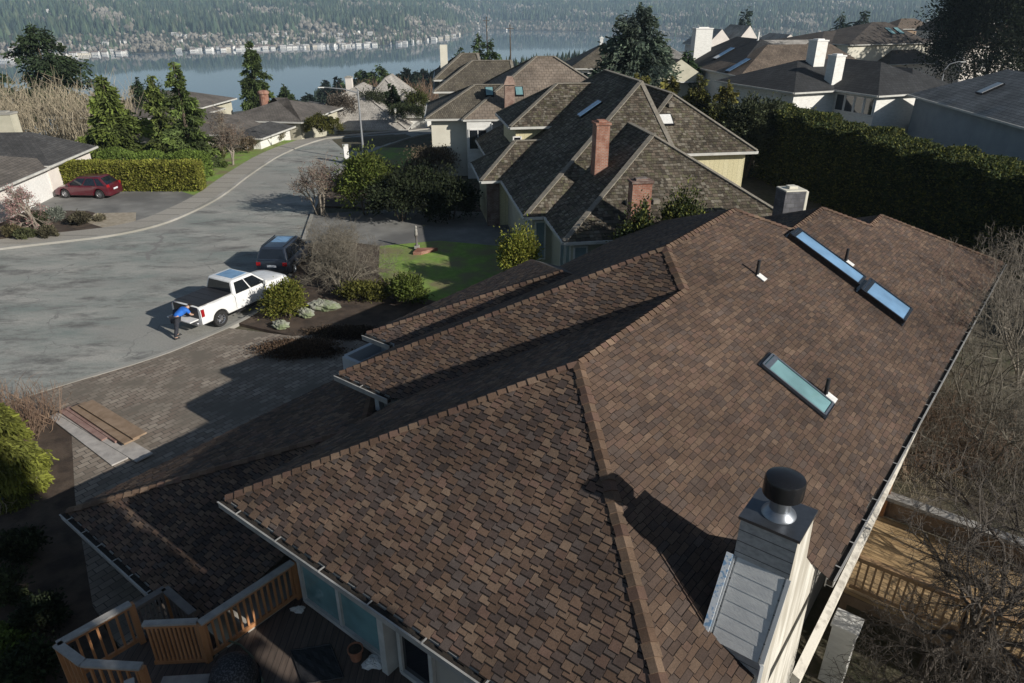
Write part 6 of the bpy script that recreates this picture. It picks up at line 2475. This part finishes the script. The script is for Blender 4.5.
for k, (px, r_, lb) in enumerate(((318, 1.25, "left of the two clipped yellow-green domes on the verge at the bend"), (330, 1.1, "right of the two clipped yellow-green domes on the verge at the bend"))):
    bush("clipped_dome", gp(px, 138) + Vector((0, .6, 0)), r_, r_, r_ * .85, lb, 95 + k, (.085, .085, .02), 2600, .13, 80, "clipped domes at the bend", "bush", .1, False, .3, None, .85)
for k, (px, py, r_, hh_, c_, lb) in enumerate(((372, 118, 1.6, 1.5, (.05, .06, .03), "grey-green rounded bush before the pale roof"), (340, 122, 1.7, 1.4, (.12, .10, .08), "pinkish-brown bare rounded bush before the pale roof"), (305, 126, 1.3, 1.0, (.05, .06, .025), "low dark shrub at the low house's corner"), (405, 123, 2.0, .9, (.03, .04, .016), "dark low hedge at the foot of the cone evergreen"), (414, 119, 1.5, 1.5, (.06, .07, .02), "green shrub right of the cone evergreen"))):
    bush("garden_bush", gp(px, py) + Vector((0, 1.5, 0)), r_, r_, hh_, lb, 100 + k, c_, 2000, .16, 50, "bushes at the bend", "bush", .16, False, .3)
# the dry reed-like thicket at the left
rng = np.random.default_rng(5)


def thicket(name, loc, rx, ry, h, n, mat, label, seed, r0=.02, lean=.25, cat="thicket", fork=2):
    rng = np.random.default_rng(seed)
    o = empty(name, loc)
    tag(o, label, cat)
    B = np.stack([rng.uniform(-rx, rx, n), rng.uniform(-ry, ry, n), np.zeros(n) - .1], 1)
    hh_ = h * rng.uniform(.5, 1.1, n)
    d = np.stack([rng.normal(size=n) * lean, rng.normal(size=n) * lean, np.ones(n)], 1)
    d = unit(d)
    As, Bs, ra, rb = [], [], [], []
    m1 = B + d * hh_[:, None] * .5 + rng.normal(size=(n, 3)) * .08 * h
    m2 = m1 + unit(d + rng.normal(size=(n, 3)) * .25) * hh_[:, None] * .5
    As += [B, m1]; Bs += [m1, m2]; ra += [np.full(n, r0), np.full(n, r0 * .7)]; rb += [np.full(n, r0 * .7), np.full(n, r0 * .3)]
    for k in range(fork):
        t_ = rng.uniform(.1, .9, n)[:, None]
        p = m1 + (m2 - m1) * t_
        e = p + unit(d + rng.normal(size=(n, 3)) * .55) * hh_[:, None] * rng.uniform(.12, .35, (n, 1))
        As.append(p); Bs.append(e); ra.append(np.full(n, r0 * .5)); rb.append(np.full(n, r0 * .25))
    V_, F_ = seg_tubes(np.concatenate(As), np.concatenate(Bs), np.concatenate(ra), np.concatenate(rb), 3)
    np_mesh("stems", V_, F_, mat, o)
    return o


M['straw'] = mat_noise("dry_straw", (.30, .25, .17), (.42, .36, .26), 2, .95, 0)
M['straw_red'] = mat_noise("reddish_stalks", (.16, .10, .07), (.26, .18, .12), 2, .95, 0)
thicket("bare_thicket", (-47, 71, 0), 9.5, 4, 5.6, 900, M['straw'], "pale dry thicket of upright bare stems behind the charcoal-roofed house", 3, .035, .16)
bush("dark_shrub", (-37.5, 76, 0), 1.8, 1.8, 2.2, "dark green shrub at the right end of the pale dry thicket", 110, (.03, .05, .018), 2000, .2, 40, None, "bush")
thicket("bare_thicket", (-17, 150, -9), 16, 6, 7, 900, M['straw_red'], "russet bare thicket between the pale roof and the tiled house", 4, .06, .3)
# near left corner: cedar, tufts and dark planting
conifer("cedar_tree", (-14.5, 16.3, 0), 3.3, 1.15, "feathery lime-green drooping cedar at the left edge beside the driveway", 120, (.125, .135, .028), 22000, .12, .75, .55, (.2, .055), None, ragged=.35)
thicket("dry_grass_clump", (-16.6, 19.6, 0), 1.3, .9, 1.5, 420, M['straw_red'], "reddish-brown dry ornamental grass behind the lime-green cedar", 121, .012, .3, "grass")
thicket("dry_grass_clump", (-14.8, 15.8, 0), .9, .7, .8, 200, M['straw'], "pale dry grass tuft below the lime-green cedar", 122, .010, .4, "grass")
bush("blue_shrub", gp(4, 500), .45, .4, .5, "blue-grey shrub below the lime-green cedar at the left edge", 123, (.11, .15, .14), 1800, .11, 40, None, "bush", .22, True, .3)
GS = "shaded shrubs at the lower left"
for k, (px, py, r_, c_, lb) in enumerate(((26, 556, .5, (.025, .032, .014), "dark shrub in the shaded bed below the blue-grey shrub"), (6, 600, .5, (.04, .05, .02), "mid-green shrub at the left edge, upper one in the shade"), (6, 655, .4, (.09, .13, .025), "bright green sprig shrub at the left edge in the lower corner"), (46, 625, .45, (.02, .028, .012), "dark shrub left of the stair landing"), (34, 678, .5, (.025, .036, .014), "dark shrub in the bottom left corner"))):
    bush("shade_shrub", gp(px, py, .08), r_, r_, r_ * .7, lb, 124 + k, c_, 1200, .09, 40, GS, "bush", .2, True, .3)
bare_tree("bare_shrub", gp(20, 470), 1.6, "twiggy bare shrub between the cedar and the dark bed", 130, 'twig', 5, .5, .03, 5, .35, (2, 3), None, "shrub", 0, .72)

# the bare brush on the right
GR = "bare trees right of the house"
bare_tree("bare_tree", (9.75, 10.6, 0), 6.2, "large dark-limbed bare tree in front of the rear deck", 140, 'twig_dark', 7, .5, .09, 3, .26, (2, 4), GR, "tree", .02, .75, rmin=.003)
bare_tree("bare_tree", (12.9, 12.4, 0), 4.8, "thin bare tree between the large dark-limbed tree and the right edge", 141, 'twig_dark', 7, .55, .05, 4, .28, (2, 3), GR, "tree", .02, .75, rmin=.003)
bare_tree("bare_tree", (8.1, 8.6, 0), 4.6, "bare twiggy tree at the bottom edge below the rear deck", 142, 'twig_dark', 7, .55, .05, 4, .28, (2, 3), GR, "tree", 0, .74, rmin=.003)
bare_tree("bare_tree", (13.9, 17.0, 0), 4.6, "grey bare tree at the right edge above the rear deck", 143, 'twig', 7, .55, .05, 5, .28, (2, 3), GR, "tree", 0, .75, rmin=.003)
bare_tree("bare_tree", (15.2, 19.5, 0), 5.0, "pale-stemmed bare tree beside the long gutter", 144, 'twig', 7, .42, .045, 6, .32, (2, 3), GR, "tree", .08, .74, rmin=.003)
bare_tree("bare_tree", (18.8, 22.6, 0), 5.6, "pale slender bare tree before the tall dark hedge at the right edge", 145, 'twig_grey', 7, .4, .045, 6, .34, (2, 3), GR, "tree", .1, .74, rmin=.0035)
bare_tree("bare_tree", (20.6, 25.6, 0), 5.0, "pale slender bare tree farthest along the tall dark hedge", 146, 'twig_grey', 7, .4, .045, 5, .34, (2, 3), GR, "tree", .1, .74, rmin=.0035)
thicket("bare_thicket", (13.4, 19.0, 0), 1.8, 2.2, 1.6, 900, M['straw_red'], "russet brush of thin stems along the right gutter", 147, .010, .45, "thicket", 3)
thicket("bare_thicket", (16.4, 18.0, 0), 3.0, 3.0, 1.9, 1700, M['twig'], "grey-brown brush filling the yard at the right edge", 148, .007, .5, "thicket", 3)
thicket("bare_thicket", (12.4, 17.2, 0), 1.2, 1.4, .9, 200, M['straw'], "pale dry brush at the end of the rear deck", 149, .006, .5, "thicket", 3)
thicket("bare_thicket", (9.6, 8.0, 0), 2.2, 2.0, 1.5, 200, M['twig_dark'], "dark tangle of bare stems under the rear deck railing", 150, .008, .5, "thicket", 3)
thicket("bare_thicket", (12.8, 9.6, 0), 2.0, 2.4, 1.2, 260, M['twig'], "bare tangle of stems in the lower right corner", 151, .006, .5, "thicket", 3)

# unseen conifers added right of the camera to shade the deck and the garage
for k, (u, v, hh_) in enumerate(((4.65, 8.0, 14.3), (3.3, 7.8, 14.5), (2.4, 8.1, 14.1), (1.1, 7.8, 13.9))):
    p = uv3(u, v, 0)
    conifer("conifer", p, hh_, .95, ["conifer by the house's near corner, out of the picture", "conifer second from the house's near corner, out of the picture", "conifer third from the house's near corner, out of the picture", "conifer farthest from the house's near corner, out of the picture"][k], 160 + k, (.035, .055, .022), 14000, .0, .1, .22, (.5, .26), "conifers added for shade")

conifer("conifer", uv3(5.5, 8.0, 0), 14.8, .46, "bare-trunked conifer with a small high crown by the house, added unseen for shade", 165, (.035, .055, .022), 10000, .69, .1, .1, (.4, .22), "conifers added for shade")  # unseen, added with its crown set high to shade the garage roof

# ------------------------------------------------------------------ the far shore
def far_xy(phi, r):
    p = np.radians(phi)
    return np.sin(p) * r, np.cos(p) * r


def forest(name, n, seed, rmin, rmax, pmin, pmax, hmin, hmax, cols, label, lakeside=True, dens=None):
    rng = np.random.default_rng(seed)
    phi = rng.uniform(pmin, pmax, n)
    if lakeside:
        base = np.interp(phi, PHI, R_FAR)
    else:
        base = np.zeros(n)
    r = base + rmin + (rmax - rmin) * rng.random(n) ** 1.25
    x, y = far_xy(phi, r)
    patch = np.sin(x * .011 + seed) * np.sin(y * .009 + 1.3) + .6 * np.sin(x * .031 + y * .023)
    decid = patch + rng.normal(size=n) * .5 > .55
    if lakeside:
        decid |= (r - base < 260) & (rng.random(n) < .55)
    keep = (patch > -1.25) | (rng.random(n) < .4)
    fringe = lakeside & (r - base < 330)
    keep &= ~fringe | (rng.random(n) < .42)
    fr_h = np.where(fringe, .62, 1.0)[keep]
    phi, r, x, y, decid = phi[keep], r[keep], x[keep], y[keep], decid[keep]
    n = len(x)
    z = height(x, y)
    h = rng.uniform(hmin, hmax, n) * np.where(decid, .62, 1.0) * fr_h
    w_ = np.where(decid, h * .36, h * .2)
    k = 6
    a = np.arange(k) * 2 * math.pi / k
    ja = rng.random(n)[:, None] * 6.28
    # ring low, ring mid, tip: a ragged crown
    lo = np.stack([x[:, None] + np.cos(a + ja) * w_[:, None] * np.where(decid, .6, 1.0)[:, None], y[:, None] + np.sin(a + ja) * w_[:, None] * np.where(decid, .6, 1)[:, None], (z + h * np.where(decid, .22, .06))[:, None] + 0 * a], 2)
    jm = rng.uniform(.7, 1.25, (n, k))
    mid = np.stack([x[:, None] + np.cos(a + ja + .5) * (w_ * np.where(decid, 1.0, .55))[:, None] * jm, y[:, None] + np.sin(a + ja + .5) * (w_ * np.where(decid, 1.0, .55))[:, None] * jm, (z + h * np.where(decid, .62, .48))[:, None] + rng.normal(size=(n, k)) * h[:, None] * .05], 2)
    tip = np.stack([x + rng.normal(size=n) * w_ * .15, y, z + h], 1)[:, None]
    V_ = np.concatenate([lo, mid, tip], 1)
    per = 2 * k + 1
    b_ = np.arange(n)[:, None] * per
    F_ = []
    for i in range(k):
        j = (i + 1) % k
        F_ += [np.concatenate([b_ + i, b_ + j, b_ + k + i], 1), np.concatenate([b_ + j, b_ + k + j, b_ + k + i], 1), np.concatenate([b_ + k + i, b_ + k + j, b_ + 2 * k], 1)]
    F_ = np.stack(F_, 1).reshape(-1, 3)
    cc = np.array(cols)
    c = cc[rng.integers(0, len(cc) - 2, n)]
    c[decid] = cc[-2:][rng.integers(0, 2, decid.sum())]
    c = c * rng.uniform(.7, 1.35, (n, 1))
    o = np_mesh(name, V_.reshape(-1, 3), F_, M['leaf_far'], None, np.repeat(c, 3 * k, 0))
    return tag(o, label, "forest", None, "stuff")


M['leaf_far'] = mat_attr("far_foliage", .95, isl=.2)
COLS = [(.038, .06, .036), (.05, .075, .042), (.024, .04, .028), (.07, .088, .05), (.16, .145, .115), (.21, .19, .16)]
forest("far_forest", 56000, 1, 12, 2300, -52, 52, 20, 36, COLS, "dense mixed forest covering the hillside across the lake")
forest("shore_forest", 900, 2, 560, 880, -15, 9, 8, 14, [(.018, .03, .016), (.024, .038, .02), (.03, .045, .022), (.04, .055, .024), (.06, .055, .04), (.075, .065, .05)], "dark wooded near shore of the lake below the houses", False)
# trees on the slope between the houses and the lake
GT = "slope trees below the bend"
rng = np.random.default_rng(77)
words = ["first", "second", "third", "fourth", "fifth", "sixth", "seventh", "eighth", "ninth", "tenth", "eleventh", "twelfth", "thirteenth", "fourteenth"]
tops = [(325, 80, 0), (337, 77, 0), (352, 79, 0), (362, 70, 1), (378, 66, 2), (388, 74, 2), (398, 74, 0), (407, 69, 0), (416, 72, 0), (424, 69, 0), (433, 71, 0), (444, 64, 0), (285, 90, 0), (308, 94, 0)]
for k, (px, py, kd) in enumerate(tops):
    Y = rng.uniform(190, 330)
    u_ = (px - 512) / FOC
    v_ = -(py - 341.5) / FOC
    d = Vector((u_, math.cos(PITCH) + v_ * math.sin(PITCH), -math.sin(PITCH) + v_ * math.cos(PITCH)))
    top = Vector((0, 0, CAM_H)) + d * (Y / d.y)
    zg = gz(top.x, top.y)
    hh_ = top.z - zg
    conifer("slope_tree", (top.x, top.y, zg - 1), hh_ + 1, 3.4 + 1.5 * (kd > 0) * 2, words[k] + " treetop from the left in the dark row behind the pale-roofed house", 200 + k,
            [(.016, .026, .02), (.03, .05, .02), (.05, .075, .022)][kd], 1500, .3, .2, .6, (1.3, .5), GT)

# houses along the far shore
GH = "houses along the far shore"
rng = np.random.default_rng(11)
HM = [mat_plain("far_white_wall", (.74, .72, .68), .8), mat_plain("far_cream_wall", (.62, .56, .46), .8), mat_plain("far_grey_wall", (.45, .46, .46), .8)]
RM = [mat_plain("far_grey_roof", (.20, .19, .18), .9), mat_plain("far_pale_roof", (.52, .5, .47), .8), mat_plain("far_brown_roof", (.16, .12, .1), .9)]
protos = {}


def far_house(x, y, s, rot, wm, rm, lab, grp):
    key = (wm, rm)
    if key not in protos:
        mb = MB()
        mb.box((0, 0, 2.6), (13, 8, 7.2), mi=0)
        mb.face([(-7, -4.6, 6.1), (7, -4.6, 6.1), (7, 0, 8.8), (-7, 0, 8.8)], 1)
        mb.face([(7, 4.6, 6.1), (-7, 4.6, 6.1), (-7, 0, 8.8), (7, 0, 8.8)], 1)
        mb.face([(-6.5, -4, 6.2), (-6.5, 0, 8.7), (-6.5, 4, 6.2)], 0)
        mb.face([(6.5, -4, 6.2), (6.5, 4, 6.2), (6.5, 0, 8.7)], 0)
        for wx in (-4.2, -1.4, 1.4, 4.2):
            for wz in (1.6, 4.3):
                mb.box((wx, -4.02, wz), (1.6, .1, 1.3), mi=2)
        o = mb.build("shore_house", [HM[wm], RM[rm], M['glass_dark']])
        protos[key] = o
        o_ = o
    else:
        o_ = protos[key].copy()
        COL.objects.link(o_)
    o_.location = (x, y, gz(x, y) - .4)
    o_.rotation_euler = (0, 0, rot)
    o_.scale = (s, s, s)
    tag(o_, lab, "house", grp)
    return o_


LAB = {0: "small white-walled house among the trees on the far shore of the lake", 1: "small cream-walled house among the trees on the far shore of the lake", 2: "small grey-walled house among the trees on the far shore of the lake"}
n_h = 0
for k in range(270):
    phi = rng.choice([rng.uniform(-37, -27), rng.uniform(-24, -17), rng.uniform(-19, -10), rng.uniform(-12, 0)], p=[.28, .22, .34, .16])
    df = float(np.interp(phi, PHI, R_FAR))
    r = df + (rng.uniform(4, 24) if rng.random() < .5 else rng.uniform(40, 300))
    x, y = far_xy(phi, r)
    wm = int(rng.choice([0, 1, 2], p=[.62, .23, .15]))
    rm = int(rng.choice([0, 1, 2], p=[.4, .35, .25]))
    far_house(float(x), float(y), rng.uniform(.7, 1.1), -math.radians(phi) + rng.normal() * .35, wm, rm, LAB[wm], GH)
for k in range(34):
    phi = rng.choice([rng.uniform(-9, -4), rng.uniform(17, 24), rng.uniform(-36, -30)], p=[.2, .6, .2])
    df = float(np.interp(phi, PHI, R_FAR))
    r = df + rng.uniform(700, 1000)
    x, y = far_xy(phi, r)
    far_house(float(x), float(y), rng.uniform(1.1, 1.8), -math.radians(phi) + rng.normal() * .3, 0, 1, "pale house high on the wooded hill across the lake", "houses on the far hill")

# ------------------------------------------------------------------ air between here and the hill
m = bpy.data.materials.new("haze")
m.use_nodes = True
t = m.node_tree
t.nodes.remove(t.nodes["Principled BSDF"])
pv_ = N(t, "ShaderNodeVolumePrincipled", Density=.00014, Anisotropy=.1)
pv_.inputs["Color"].default_value = (.60, .80, 1.0, 1)
t.links.new(pv_.outputs[0], t.nodes["Material Output"].inputs["Volume"])
mb = MB()
mb.box((0, 1500, 130), (13500, 11500, 448))
hz = mb.build("haze", m)
tag(hz, kind="stuff")
